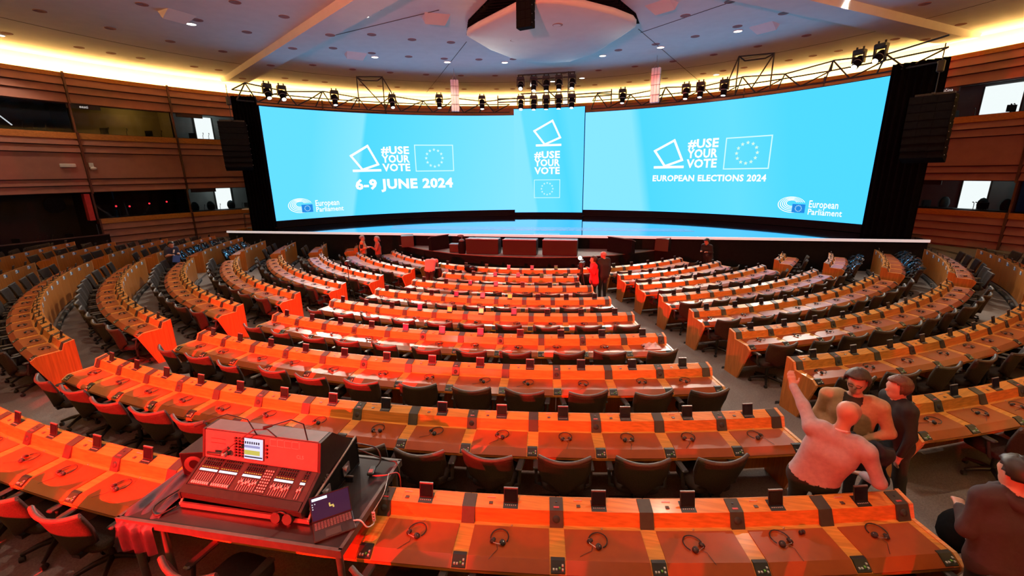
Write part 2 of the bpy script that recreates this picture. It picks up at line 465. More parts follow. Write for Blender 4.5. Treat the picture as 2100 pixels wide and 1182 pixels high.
booth(wl, L1, *ZU, M_BOOTHW, sign=(-73.2, 'eesti'), label='dim ochre upper booth with plants and the sign eesti', lamp=(22, (1, 0.75, 0.3), 1.5))
booth(wl, L2, *ZU, M_BOOTH, doors=((-60.3, -58.1, 6.6, 8.3),), sign=(-62.0, None), label='upper grey booth with a bright doorway, above the bar table', lamp=(30, (0.85, 1, 0.95), 0))
booth(wl, L3, *ZU, M_BOOTHD, label='upper booth window behind the hanging speakers on the left')
booth(wl, L1, *ZL, M_BOOTHD, lights=((-72.0, 2.95), (-70.6, 2.9), (-68.4, 3.0), (-66.4, 3.05)), label='dark lower booth with red reflections')
booth(wl, L2, *ZL, M_BOOTH, doors=((-59.4, -57.2, 2.2, 3.8),), chairs=((-60.8, 1.0), (-58.2, 0.9), (-55.4, 1.0), (-62.8, 1.0)), sign=(-62.0, None), label='lower grey booth with a bright doorway and three chairs', lamp=(34, (0.85, 1, 0.97), 0))
booth(wl, L3, *ZL, M_BOOTH, label='lower booth window beside the left drape', lamp=(15, (0.85, 1, 0.97), 0))
# the same on the right wall
booth(wr, RB[1], *ZU, M_BOOTHD, label='upper booth window behind the right hanging speakers')
booth(wr, RB[2], *ZU, M_BOOTH, doors=((54.7, 57.9, 6.5, 8.3),), sign=(52.9, 'Slovenščina'), label='upper booth with a bright room behind it on the right', lamp=(10, (0.85, 1, 0.97), 4))
booth(wr, RB[3], *ZU, M_BOOTHD, label='dark upper booth window past the right wall mullion')
booth(wr, RB[1], *ZL, M_BOOTHD, label='lower booth window beside the right drape')
booth(wr, RB[2], *ZL, M_BOOTH, doors=((54.8, 57.2, 2.2, 3.8),), chairs=((54.6, 1.0), (57.9, 1.0), (59.8, 1.0)), sign=(53.2, None), label='lower booth with a bright doorway and two chairs on the right', lamp=(8, (0.8, 1, 0.97), 2))
booth(wr, RB[3], *ZL, mat('booth_blue', (0.02, 0.05, 0.14), 0.6, 0, 0.1, 4), label='lower booth with a blue back wall on the right', lamp=(10, (0.5, 0.7, 1.0), 0))
# dark balcony at the left end of the lower level
for c in (LB[0], LB[1]):
    o = booth(wl, c, 1.30, 3.76, M_BOOTHD, glazed=False, label='dark open balcony behind a black parapet' if c == LB[1] else 'dark end of the balcony behind the black parapet')
    obj('parapet', arc_panel(RW - 0.9, RW - 0.9, RW - 0.82, 0.0, 1.55, c - BAY / 2, c + BAY / 2, 6), M_MATT, o)
    obj('parapet_rail', arc_panel(RW - 0.93, RW - 0.93, RW - 0.79, 1.55, 1.60, c - BAY / 2, c + BAY / 2, 6), M_BRONZE, o)
    if c == LB[1]:
        q = MB(); q.cyl(wallpt(RW + 0.3, -78.0, 3.2), wallpt(RW + 0.2, -78.0, 3.2), 0.42, 20); obj('round_speaker', q, M_MATT, o)
        obj('red_side_panel', arc_panel(RW - 0.12, RW - 0.12, RW + 0.2, 2.3, 3.7, -75.4, -74.85, 1), mat('red_panel', (0.45, 0.03, 0.025), 0.5), o)

# small fittings on the left wall
def wall_prop(name, mb, mats, r, p, z, label, cat):
    o = obj(name, mb, mats, None, MC + wallpt(r, p, z), radians(AXD - p)); return tag(o, label, cat)
q = MB().bbox((0, 0, 0), (0.62, 0.1, 0.18), 0.02)
wall_prop('emergency_light', q, M_WHITE, RW - 0.16, -76.2, 5.15, 'flat white emergency lamp on the copper wall panel', 'lamp')
q = MB().box((0, 0.02, 0.08), (0.16, 0.1, 0.22)).cyl((0, -0.16, 0.12), (0, -0.16, -0.04), 0.03, 8).lathe([(0.05, 0.02), (0.13, -0.02), (0.13, -0.1), (0.06, -0.13)], (0, -0.16, -0.04), 12)
wall_prop('surveillance_camera', q, M_WHITE, RW - 0.20, -74.0, 5.1, 'small white dome camera on a bracket beside the wall mullion', 'camera')

# ---------------------------------------------------------------- ceiling
CZ = 10.5
cb = MB()
N = 96
cb.add([(25.7 * cos(2 * pi * k / N), 25.7 * sin(2 * pi * k / N), CZ) for k in range(N)] + [(25.7 * cos(2 * pi * k / N), 25.7 * sin(2 * pi * k / N), CZ + 0.3) for k in range(N)],
       [tuple(range(N - 1, -1, -1)), tuple(range(N, 2 * N))] + [(k, (k + 1) % N, N + (k + 1) % N, N + k) for k in range(N)])
ceiling = struct(obj('ceiling', cb, M_CEIL, None, MC), 'pale plaster ceiling with round dimples')
# cove trough behind the wall cap, with its warm light strip
tr = MB()
arc_panel(25.55, 25.55, 25.75, 9.3, CZ, -180, 180, 96, 0, tr)
arc_panel(RW + 0.2, RW + 0.2, 25.6, 9.25, 9.33, -180, 180, 96, 0, tr)
struct(obj('trim_1', tr, M_CEIL, None, MC), 'cove trough along the top of the wall')
cv = MB(); arc_panel(24.98, 24.98, 25.10, 9.42, 9.52, -180, 180, 96, 0, cv)
struct(obj('trim_2', cv, glow('cove_light', (1.0, 0.60, 0.14), 78.0), None, MC), 'warm cove light strip')
cv2 = MB(); arc_panel(24.92, 24.92, 25.0, 9.60, 9.655, -180, 180, 96, 0, cv2)  # unseen strip added to push the cove glow further over the ceiling
struct(obj('trim_4', cv2, glow('added_cove_wash', (1.0, 0.58, 0.16), 100.0), None, MC), 'added unseen glow strip behind the wall cap, spreading the cove light')
DM = MB().lathe([(0.20, 0.0), (0.20, -0.012), (0.175, -0.02), (0.16, -0.012), (0.02, -0.004)], (0, 0, 0), 14).mesh('dimple', M_DIMP)
rings = [(22.2, 3.1, 0.0), (17.6, 7.1, 1.7), (13.5, 8.0, 0.0), (10.4, 10.0, -3.5), (7.2, 18, 5.0)]
for r, st, off in rings:
    n = int(88 / st)
    for k in range(-n, n + 1):
        p = off + k * st
        if r > 20 and k % 4 == 3: continue
        al = 12 - r * cos(radians(p)); pe = r * sin(radians(p))
        if ((al - 3.2) / 4.8) ** 2 + ((pe - 0.7) / 4.0) ** 2 < 1: continue
        z = CZ
        if abs((p + 55.7) * r) < 0.65 * 57.3 or abs((p - 53.6) * r) < 0.65 * 57.3: z = 10.2
        if abs(abs((p + 55.7) * r) - 0.6 * 57.3) < 0.2 * 57.3 or abs(abs((p - 53.6) * r) - 0.6 * 57.3) < 0.2 * 57.3: continue
        put('dimple', DM, ceiling, wallpt(r, p, z))
# joints
jn = MB(); arc_panel(19.78, 19.78, 19.82, CZ - 0.006, CZ + 0.01, -180, 180, 96, 0, jn); obj('joint', jn, M_SEAM, ceiling)
for a, b in (((2.37, -3.4), (-9.5, -10.2)), ((2.35, 4.45), (-11.0, 9.7)), ((6.6, -3.2), (3.6, -12.4)), ((1.8, 4.6), (6.2, 9.0))):
    p, q = hall(*a) - MC, hall(*b) - MC
    jn = MB(); jn.tube([p + Vector((0, 0, CZ)), q + Vector((0, 0, CZ))], 0.018, 4); obj('joint', jn, M_SEAM, ceiling)
# dropped beams
for p in (-55.7, 53.6):
    d = -AX * cos(radians(p)) + BX * sin(radians(p)); sd = Vector((-d.y, d.x, 0))
    bm_ = MB(); prof = [(-0.62, CZ + 0.02), (-0.56, 10.2), (0.56, 10.2), (0.62, CZ + 0.02)]
    vs = [d * t + sd * u + Vector((0, 0, z)) for t, dz in ((3.5, 0), (23.3, 0), (24.9, 0.12)) for u, z in [(u, z + dz if z < 10.4 else z) for u, z in prof]]
    bm_.add(vs, [(a * 4 + k, (a + 1) * 4 + k, (a + 1) * 4 + k + 1, a * 4 + k + 1) for a in range(2) for k in range(3)] + [(0, 1, 2, 3), (11, 10, 9, 8)])
    obj('beam', bm_, M_CEIL, ceiling)
# downlights
DLM = MB().lathe([(0.21, 0.0), (0.21, -0.02), (0.175, -0.025), (0.17, 0.0)], (0, 0, 0), 20)
M_LAMP = glow('downlight_lamp', (1.0, 0.93, 0.82), 9.0)
dl_rim = DLM.mesh('rim', M_WHITE); dl_lens = MB().lathe([(0.01, -0.012), (0.17, -0.01), (0.17, 0.0), (0.01, 0.0)], (0, 0, 0), 20).mesh('lens', M_LAMP)
PHN = {-71.6: 'beside the left beam', -38.8: 'behind the left goal frame', -23.1: 'above the left hanging column', -10.1: 'left of the light tower', 11.9: 'right of the light tower', 24.1: 'above the right hanging column', 38.8: 'near the right beam'}
for r, p in DOWN:
    if abs(p) > 84: continue
    z = 10.2 if (r == 8.2) else CZ
    where = PHN.get(p) or ('over the light tower, left of its mate' if r == 20.0 else 'over the light tower, right of its mate' if r == 19.5 else ('on the beam' if r == 8.2 else 'over the wall cove' + (' above the goal frame' if p == 26.3 else '')))
    t = thing('downlight', 'round recessed ceiling downlight, lit white, ' + where + (' on the left' if p < 0 and r in (8.2, 22.8) else ' on the right' if r in (8.2, 22.8) else ''), 'downlight', MC + wallpt(r, p, CZ - 0.002), 0, 'recessed ceiling downlights')
    put('rim', dl_rim, t); put('lens', dl_lens, t)
# projector hatches in the ceiling
HM = MB().add([(-0.5, -0.35, 0), (0.5, -0.35, 0), (0.5, 0.35, 0), (-0.5, 0.35, 0), (-0.4, -0.3, -0.02), (0.4, -0.3, -0.02), (0.4, 0.3, -0.22), (-0.4, 0.3, -0.22)], [(3, 2, 6, 7), (0, 3, 7, 4), (1, 5, 6, 2), (4, 7, 6, 5), (0, 4, 5, 1)])
for r, p in ((13.4, -75.2), (14.0, -42.9), (7.0, -30.5), (8.5, 36.6), (14.4, 42.9)):
    obj('hatch', HM, M_CEIL, ceiling, wallpt(r, p, CZ), radians(AXD - p))
# hanging canopy and the louvred well on its seat side
out = [(5.49, -2.47), (3.21, -2.02), (1.52, -1.38), (0.66, -0.75), (0.08, 0.24), (0.11, 1.31), (1.49, 2.61), (3.86, 3.71), (4.9, 4.16), (5.25, 4.19), (5.8, 4.03), (6.75, 3.33), (7.7, 2.35), (8.25, 1.58), (8.48, 0.97), (8.12, 0.09), (7.36, -0.76), (6.49, -1.72), (5.9, -2.29)]
cc = Vector((4.6, 0.85))
cn = MB()
vs = []; n = len(out)
for f, z in ((0.97, 10.05), (1.0, 10.02), (1.0, 9.86), (0.96, 9.82), (0.75, 9.76), (0.4, 9.70), (0.0, 9.68)):
    for a, p in out:
        u = cc + (Vector((a, p)) - cc) * f
        vs.append(hall(u.x, u.y, z))
cn.add(vs, [tuple(range(n))] + [(k * n + i, (k + 1) * n + i, (k + 1) * n + (i + 1) % n, k * n + (i + 1) % n) for k in range(6) for i in range(n)], 0, True)
can = obj('ceiling_canopy', cn, M_CEIL); tag(can, 'diamond shaped white canopy panel hanging under the ceiling, black speaker before it', 'ceiling panel')
for a, p in ((4.9, -0.6), (3.9, -0.15), (4.2, 1.35), (5.4, 1.75), (6.4, 1.3)):
    put('dimple', DM, can, hall(a, p, 9.73))
lv = MB()
lv.add([hall(a, p, CZ - 0.01) for a, p in ((3.4, -3.1), (5.27, -2.45), (7.3, -1.05), (10.5, 1.0), (6.2, 3.45), (4.44, 4.2), (3.1, 4.45))], [tuple(range(7))])
lw = struct(obj('trim_3', lv, M_MATT), 'black louvred well in the ceiling')
def _ip(x, tab):
    for (a, b), (c, d) in zip(tab, tab[1:]):
        if a <= x <= c: return b + (d - b) * (x - a) / (c - a)
    return tab[-1][1]
for k in range(22):
    a = 4.2 + k * 0.28
    p0_, p1_ = _ip(a, [(3.4, -3.1), (5.27, -2.45), (7.3, -1.05), (10.5, 1.0)]), _ip(a, [(3.1, 4.45), (4.44, 4.2), (6.2, 3.45), (10.5, 1.0)])
    if p1_ - p0_ < 0.3: break
    put('louvre_slat', MB().box((0, 0, 0), (p1_ - p0_, 0.04, 0.15)).mesh('louvre_slat', M_MATT), lw, hall(a, (p0_ + p1_) / 2, CZ - 0.09), 0, (radians(25), 0, radians(AXD)))
# ================================================================ stage, video wall, rig
M_SKIRT = mat('stage_skirt', (0.006, 0.006, 0.007), 0.9, 0, 0.2, 8, spec=0.12)
M_DECK = mat('gloss_deck', (0.62, 0.66, 0.68), 0.05, 1.0, 0.02, 3)
M_DSTRIP = mat('pale_deck_strip', (0.42, 0.62, 0.66), 0.12, 0, 0.03, 3, coat=0.6)
M_EDGEW = mat('white_stage_edge', (0.80, 0.76, 0.74), 0.5, 0, 0.03, 4, emit=(0.9, 0.85, 0.83), es=0.5)
M_DRAPE = mat('black_drape', (0.0025, 0.0025, 0.003), 1.0, 0, 0.2, 8, spec=0.05)
SZ = 1.6
st = thing('stage', 'long raised black stage with a mirror gloss deck and white front edge', 'stage', hall(4, -0.4, 0))
stl = st.location
def sl(v): return Vector(v) - stl
fl_, fr_ = -17.0, 16.2
back = [(12 - 24.2 * cos(radians(p)), 24.2 * sin(radians(p))) for p in (41, 30, 20, 10, 0, -10, -20, -30, -43)]
poly = [(4.0, fl_), (4.0, fr_)] + back
deck = MB(); n = len(poly)
vs = [sl(hall(a, p, SZ)) for a, p in poly] + [sl(hall(a, p, SZ - 0.12)) for a, p in poly]
deck.add(vs, [tuple(range(n)), tuple(range(2 * n - 1, n - 1, -1))] + [(n + i, n + (i + 1) % n, (i + 1) % n, i) for i in range(n)])
obj('deck', deck, M_DECK, st)
sk = MB()
for a, b in (((3.96, fl_), (3.96, fr_)), ((3.96, fr_), back[0]), (back[-1], (3.96, fl_))):
    p, q = sl(hall(*a)), sl(hall(*b)); d = (q - p).normalized(); nn = Vector((-d.y, d.x, 0)) * 0.04
    sk.add([p, q, q + nn, p + nn] + [v + Vector((0, 0, SZ - 0.12)) for v in (p, q, q + nn, p + nn)], [(0, 1, 5, 4), (1, 2, 6, 5), (2, 3, 7, 6), (3, 0, 4, 7), (4, 5, 6, 7)])
obj('skirt', sk, M_SKIRT, st)
ed = MB(); ed.box((0, 0, 0), (fr_ - fl_, 0.06, 0.11)); obj('edge_strip', ed, M_EDGEW, st, sl(hall(4.035, (fl_ + fr_) / 2, SZ - 0.05)), radians(AXD))
dstrip = MB(); dstrip.add([sl(hall(a, p, SZ + z)) for z in (0.004, 0.0) for a, p in ((1.0, -8.6), (2.45, -8.1), (2.15, 7.6), (1.05, 7.35))], [(0, 1, 2, 3), (4, 5, 1, 0), (5, 6, 2, 1), (6, 7, 3, 2), (7, 4, 0, 3)])
obj('deck_strip', dstrip, M_DSTRIP, st)  # paler four-sided strip on the deck

# --- video wall
SR = 17.6
def scr(phi, z, dr=0.0, r=SR): return MC + wallpt(r - dr, phi, z)
def screen_mat(name, spec):
    """cyan display image: broad soft bands that belong to the picture on the screen"""
    m = bpy.data.materials.new(name); m.use_nodes = True
    nt = m.node_tree; nt.nodes.clear(); L = nt.links.new
    o = nt.nodes.new('ShaderNodeOutputMaterial'); e = nt.nodes.new('ShaderNodeEmission')
    uv = nt.nodes.new('ShaderNodeUVMap'); sx = nt.nodes.new('ShaderNodeSeparateXYZ')
    L(uv.outputs[0], sx.inputs[0])
    ml = nt.nodes.new('ShaderNodeMath'); ml.operation = 'MULTIPLY_ADD'; ml.inputs[1].default_value = spec[0]
    L(sx.outputs[1], ml.inputs[0]); L(sx.outputs[0], ml.inputs[2])
    cr = nt.nodes.new('ShaderNodeValToRGB'); cr.color_ramp.interpolation = 'LINEAR'
    el = cr.color_ramp.elements
    while len(el) > 1: el.remove(el[-1])
    for i, (pos, c) in enumerate(spec[1]):
        k = el[0] if i == 0 else el.new(pos)
        k.position = pos; k.color = (*c, 1)
    L(ml.outputs[0], cr.inputs[0]); L(cr.outputs[0], e.inputs[0])
    e.inputs[1].default_value = 1.0
    L(e.outputs[0], o.inputs[0])
    return m
cA, cB, cC = (0.135, 0.76, 1.45), (0.25, 0.82, 1.5), (0.085, 0.72, 1.4)
def lin(l): return l
m_sl = screen_mat('screen_image_left', (-0.088, [(0.0, cA), (0.10, cA), (0.285, cB), (0.30, cC), (0.55, cA), (1.0, cB)]))
m_sr = screen_mat('screen_image_right', (0.07, [(0.0, cB), (0.25, cB), (0.29, cC), (0.62, cA), (0.80, cC), (1.0, cC)]))
m_sc = screen_mat('screen_image_centre', (0.25, [(0.0, cB), (0.32, cB), (0.36, cA), (0.60, cA), (0.85, cC), (1.0, cA)]))
def screen_panel(p0, p1, z0, z1, r, n, m, parent, name='display'):
    mb = MB(); vs = []; fs = []
    for i in range(n + 1):
        p = p0 + (p1 - p0) * i / n
        for z in (z0, z1): vs.append(scr(p, z, 0, r) - parent.location)
    fs = [(2 * i, 2 * i + 2, 2 * i + 3, 2 * i + 1) for i in range(n)]
    mb.add(vs, fs)
    me = mb.mesh(name, m); uvl = me.uv_layers.new(name='UVMap')
    for lp in me.loops:
        v = lp.vertex_index
        uvl.data[lp.index].uv = ((v // 2) / n, v % 2)
    return put(name, me, parent)
def screen_thing(name, label, p0, p1, z0, z1, r, n, m):
    t = thing(name, label, 'screen', scr((p0 + p1) / 2, SZ, 0, r))
    screen_panel(p0, p1, z0, z1, r, n, m, t)
    b = MB(); arc_panel(r + 0.02, r + 0.02, r + 0.35, z0 - 0.02, z1 + 0.03, p0, p1, n, 0, b); b.v = [tuple(Vector(v) + MC - t.location) for v in b.v]
    obj('cabinet', b, M_MATT, t)
    k = MB(); arc_panel(r - 0.02, r - 0.02, r + 0.3, SZ + 0.02, z0 - 0.03, p0, p1, n, 0, k); k.v = [tuple(Vector(v) + MC - t.location) for v in k.v]
    obj('base_frame', k, M_MATT, t)
    return t
tl = screen_thing('video_wall', 'curved cyan video wall reading 6-9 JUNE 2024', -58.0, -8.6, 2.0, 8.1, SR, 40, m_sl)
trr = screen_thing('video_wall', 'curved cyan video wall reading EUROPEAN ELECTIONS 2024', 6.4, 56.2, 2.0, 8.1, SR, 40, m_sr)
tcn = screen_thing('video_wall', 'narrow tall cyan video panel between the two curved screens', -8.65, 6.45, 1.85, 8.42, 17.2, 14, m_sc)
M_SW = glow('screen_white', (1.0, 1.0, 1.0), 1.15)
M_SY = glow('screen_stars', (0.72, 0.98, 0.80), 1.0)
M_SBL = glow('screen_flag_blue', (0.02, 0.26, 0.78), 1.0)
M_SLB = glow('screen_pale', (0.62, 0.95, 1.0), 1.05)
def subdiv(pts2, fs, mx=0.25):
    return pts2, fs
def on_screen(name, verts, faces, m, t, r, lift=0.02):
    """flat screen artwork given as (phi degrees, z) laid on the curved screen"""
    me = bpy.data.meshes.new(name)
    me.from_pydata([tuple(scr(p, z, lift, r) - t.location) for p, z in verts], [], faces)
    me.materials.append(m); me.update()
    return put(name, me, t)
_e = text_mesh('E', 1.0); CAPH = max(v.co.y for v in _e.vertices); bpy.data.meshes.remove(_e)
def screen_text(t, r, txt, p0, p1, z0, z1, m=M_SW, bold=0.02, slant=0.0):
    me = text_mesh(txt, 1.0, bold, 'LEFT')
    xs = [v.co.x for v in me.vertices]
    x0, x1, y0, y1 = min(xs), max(xs), -bold, CAPH + bold
    for v in me.vertices:
        p = p0 + (p1 - p0) * (v.co.x - x0) / (x1 - x0); z = z0 + (z1 - z0) * (v.co.y - y0) / (y1 - y0)
        v.co = scr(p, z, 0.02, r) - t.location
    me.materials.clear(); me.materials.append(m); me.update()
    return put('screen_lettering', me, t)
def strokes(t, r, pts, width, m=M_SW, closed=True, name='screen_mark'):
    D = degrees(1 / r); vs = []; fs = []
    n = len(pts)
    for k in range(n if closed else n - 1):
        (a, b), (c, d) = pts[k], pts[(k + 1) % n]
        dx, dy = (c - a) / D, d - b; L = hypot(dx, dy); ux, uy = dx / L, dy / L
        w = width / 2; i = len(vs)
        segs = max(1, int(L / 0.4))
        for s_ in range(segs + 1):
            f = (-w + (L + 2 * w) * s_ / segs)
            px, pz = a + ux * f * D, b + uy * f
            vs += [(px - uy * w * D, pz + ux * w), (px + uy * w * D, pz - ux * w)]
        fs += [(i + 2 * q, i + 2 * q + 1, i + 2 * q + 3, i + 2 * q + 2) for q in range(segs)]
    return on_screen(name, vs, fs, m, t, r)
def stars(t, r, pc, zc, rad, size, m=M_SY):
    D = degrees(1 / r); vs = []; fs = []
    for k in range(12):
        a = pi / 2 + k * pi / 6
        cx, cz = pc + rad * cos(a) * D, zc + rad * sin(a)
        i = len(vs); vs.append((cx, cz))
        for q in range(10):
            rr = size if q % 2 == 0 else size * 0.42
            b = pi / 2 + q * pi / 5
            vs.append((cx + rr * cos(b) * D, cz + rr * sin(b)))
        fs += [(i, i + 1 + q, i + 1 + (q + 1) % 10) for q in range(10)]
    return on_screen('flag_stars', vs, fs, m, t, r)
def ballot(t, r, P, lw):                     # leaning ballot paper and its slot
    strokes(t, r, P[:4], lw, M_SW, True, 'ballot_mark'); strokes(t, r, P[4:], lw * 1.1, M_SW, False, 'ballot_slot')
def ep_logo(t, r, p0, p1, z0, z1, tp0, tp1, tz0, tz1):
    cx, cz = p0 + (p1 - p0) * 0.5, z0 + (z1 - z0) * 0.5
    ax, az = (p1 - p0) / 2, (z1 - z0) / 2
    for k, f in enumerate((1.0, 0.84, 0.69, 0.55, 0.42)):
        n = 28; vs = []; fs = []
        for i in range(n + 1):
            a = radians(20 + 275 * i / n)
            wd = 0.10 if 70 < degrees(a) < 120 else 0.065
            for g in (f, f - wd): vs.append((cx + ax * g * cos(a), cz + az * g * sin(a) + az * (1 - g) * 0.3))
        fs = [(2 * i, 2 * i + 1, 2 * i + 3, 2 * i + 2) for i in range(n)]
        on_screen('hemicycle_mark', vs, fs, M_SW, t, r)
    fx0, fx1, fz0, fz1 = cx + ax * 0.08, cx + ax * 1.0, z0 + az * 0.05, cz + az * 0.1
    on_screen('logo_flag', [(fx0, fz0), (fx1, fz0), (fx1, fz1), (fx0, fz1)], [(0, 1, 2, 3)], M_SBL, t, r - 0.01)
    stars(t, r - 0.02, (fx0 + fx1) / 2, (fz0 + fz1) / 2, (fz1 - fz0) * 0.34, 0.035, M_SLB)
    screen_text(t, r, 'European', tp0, tp0 + (tp1 - tp0) * 0.86, tz0 + (tz1 - tz0) * 0.50, tz1, M_SW, 0.012)
    screen_text(t, r, 'Parliament', tp0, tp1, tz0, tz0 + (tz1 - tz0) * 0.42, M_SW, 0.012)
def use_your_vote(t, r, p0, p1, z0, z1):
    h = (z1 - z0)
    for k, s in enumerate(('#USE', 'YOUR', 'VOTE')):
        screen_text(t, r, s, p0, p1, z1 - h * (k * 0.345 + 0.305), z1 - h * k * 0.345, M_SW, 0.034)
ballot(tl, SR, [(-42.9, 5.60), (-39.5, 6.20), (-37.7, 5.10), (-40.9, 4.78), (-42.6, 4.72), (-37.4, 4.74)], 0.13)
use_your_vote(tl, SR, -36.9, -31.2, 4.66, 6.2)
strokes(tl, SR, [(-30.0, 6.28), (-22.0, 6.28), (-22.0, 4.66), (-30.0, 4.66)], 0.06, M_SLB, True, 'flag_outline')
stars(tl, SR, -26.0, 5.47, 0.53, 0.11, M_SLB)
screen_text(tl, SR, '6-9 JUNE 2024', -42.6, -22.3, 3.57, 4.2, M_SW, 0.042)
ep_logo(tl, SR, -55.6, -51.2, 2.36, 3.2, -50.6, -45.4, 2.36, 3.05)
ballot(trr, SR, [(20.8, 5.62), (24.4, 6.18), (26.1, 5.05), (22.9, 4.72), (21.0, 4.66), (26.3, 4.66)], 0.13)
use_your_vote(trr, SR, 27.0, 32.5, 4.58, 6.18)
strokes(trr, SR, [(33.8, 6.13), (41.3, 6.13), (41.3, 4.50), (33.8, 4.50)], 0.06, M_SLB, True, 'flag_outline')
stars(trr, SR, 37.5, 5.31, 0.53, 0.11, M_SY)
screen_text(trr, SR, 'EUROPEAN ELECTIONS 2024', 20.7, 41.2, 3.83, 4.19, M_SW, 0.034)
ep_logo(trr, SR, 43.6, 47.9, 2.3, 3.1, 48.4, 53.3, 2.26, 2.95)
ballot(tcn, 17.2, [(-4.25, 7.06), (-0.35, 7.66), (1.35, 6.62), (-2.0, 6.22), (-3.7, 6.17), (1.4, 6.17)], 0.12)
use_your_vote(tcn, 17.2, -4.25, 1.35, 4.34, 5.8)
strokes(tcn, 17.2, [(-4.25, 3.98), (1.4, 3.98), (1.4, 2.82), (-4.25, 2.82)], 0.04, M_SLB, True, 'flag_outline')
stars(tcn, 17.2, -1.4, 3.4, 0.38, 0.075, M_SLB)

# --- side drapes
def drape(p0, p1, r0, r1, z0, z1, label):
    mb = MB(); n = 60
    def fn(u, v):
        p = p0 + (p1 - p0) * u
        r = r0 + (r1 - r0) * u + 0.07 * sin(u * 46)
        return MC + wallpt(r, p, z0 + (z1 - z0) * v)
    mb.grid(fn, n, 3)
    mb.grid(lambda u, v: fn(u, v) + wallpt(0.05, p0, 0), n, 3)
    return tag(obj('stage_drape', mb, M_DRAPE), label, 'drape')
drape(-61.5, -58.2, 18.2, 17.6, SZ, 8.55, 'tall black drape beside the 6-9 JUNE screen')
drape(56.4, 61.4, 17.5, 18.1, SZ, 8.5, 'tall black drape beside the EUROPEAN ELECTIONS screen')
# --- truss over the screens
def rig(name, label, segs, r=0.035):
    """each pair of points is one steel tube"""
    t = thing(name, label, 'truss', MC + wallpt(SR, segs[0][0][1], segs[0][0][2]))
    for k, (a, b) in enumerate(segs):
        q = MB(); q.tube([MC + wallpt(*a) - t.location, MC + wallpt(*b) - t.location], r, 6)
        obj('truss_tube', q, M_BLACK, t)
    return t
def truss_run(p0, p1, label, amp=0.0):
    segs = []; n = max(2, int(abs(p1 - p0) / 6.2)); st_ = (p1 - p0) / n
    for k in range(n):
        a, b = p0 + k * st_, p0 + (k + 1) * st_; m = (a + b) / 2
        h = 9.12 if k % 2 == 0 else 8.92
        segs += [((SR + 0.1, a, 8.3), (SR + 0.1, b, 8.3)), ((SR - 0.25, a + st_ * 0.2, h), (SR - 0.25, b + st_ * 0.2, 9.1 if k % 2 else 8.92)), ((SR + 0.55, a, 8.85), (SR + 0.55, b, 8.85)),
                 ((SR + 0.1, a, 8.3), (SR - 0.25, a + st_ * 0.2, h)), ((SR - 0.25, a + st_ * 0.2, h), (SR + 0.1, m, 8.3)), ((SR + 0.55, a, 8.85), (SR - 0.25, a + st_ * 0.2, h)), ((SR + 0.55, b, 8.85), (SR + 0.1, m, 8.3))]
    return rig('lighting_truss', label, segs)
truss_run(-61.2, -9.6, 'black tube truss along the top of the 6-9 JUNE screen')
truss_run(7.5, 61.0, 'black tube truss along the top of the EUROPEAN ELECTIONS screen')
rig('rigging_goal', 'black goal shaped rigging frame above the 6-9 JUNE screen', [((SR, -40.3, 8.4), (SR, -40.3, 10.15)), ((SR, -35.4, 8.4), (SR, -35.4, 10.25)), ((SR, -40.3, 10.12), (SR, -35.4, 10.22)), ((SR, -39.3, 9.93), (SR, -36.4, 9.98)), ((SR, -40.3, 10.1), (SR, -35.4, 8.5)), ((SR, -35.4, 10.2), (SR, -32.5, 8.6)), ((SR, -40.3, 10.1), (SR, -39.3, 9.93)), ((SR, -36.4, 9.98), (SR, -35.4, 10.2))])
rig('rigging_goal', 'black goal shaped rigging frame above the EUROPEAN ELECTIONS screen', [((SR, 34.4, 8.4), (SR, 34.4, 10.2)), ((SR, 39.9, 8.4), (SR, 39.9, 10.05)), ((SR, 34.4, 10.18), (SR, 39.9, 10.02)), ((SR, 35.4, 9.92), (SR, 38.6, 9.86)), ((SR, 39.9, 10.0), (SR, 36.9, 8.5)), ((SR, 34.4, 10.2), (SR, 32.4, 8.5)), ((SR, 34.4, 10.2), (SR, 35.4, 9.92)), ((SR, 38.6, 9.86), (SR, 39.9, 10.0))])
TR_ = 16.5
rig('light_tower', 'black two tier light tower over the narrow centre panel', [((TR_, -4.6, 8.5), (TR_, -4.6, 10.3)), ((TR_, 3.2, 8.5), (TR_, 3.2, 10.35)), ((TR_, -7.6, 10.27), (TR_, 4.6, 10.3)), ((TR_ + 0.4, -4.6, 10.1), (TR_ + 0.4, 4.4, 10.12)), ((TR_, -7.0, 9.2), (TR_, 4.6, 9.22)), ((TR_, -4.6, 10.2), (TR_, 1.8, 8.6)), ((TR_ + 0.4, -4.6, 8.9), (TR_ + 0.4, 12.0, 8.9)), ((TR_ + 0.4, -12, 8.8), (TR_ + 0.4, 4.6, 8.8)), ((TR_ + 0.4, 4.6, 9.1), (TR_ + 0.4, 12.0, 9.1)), ((TR_ + 0.4, -12, 9.0), (TR_ + 0.4, -4.6, 9.0)), ((TR_ + 0.4, 12, 8.4), (TR_ + 0.4, 12, 9.25)), ((TR_ + 0.4, -12, 8.4), (TR_ + 0.4, -12, 9.2)), ((SR, -4.6, 8.5), (TR_, -4.6, 8.5)), ((SR, 3.2, 8.5), (TR_, 3.2, 8.5)), ((TR_, -4.6, 8.5), (TR_, 3.2, 8.5))], 0.04)
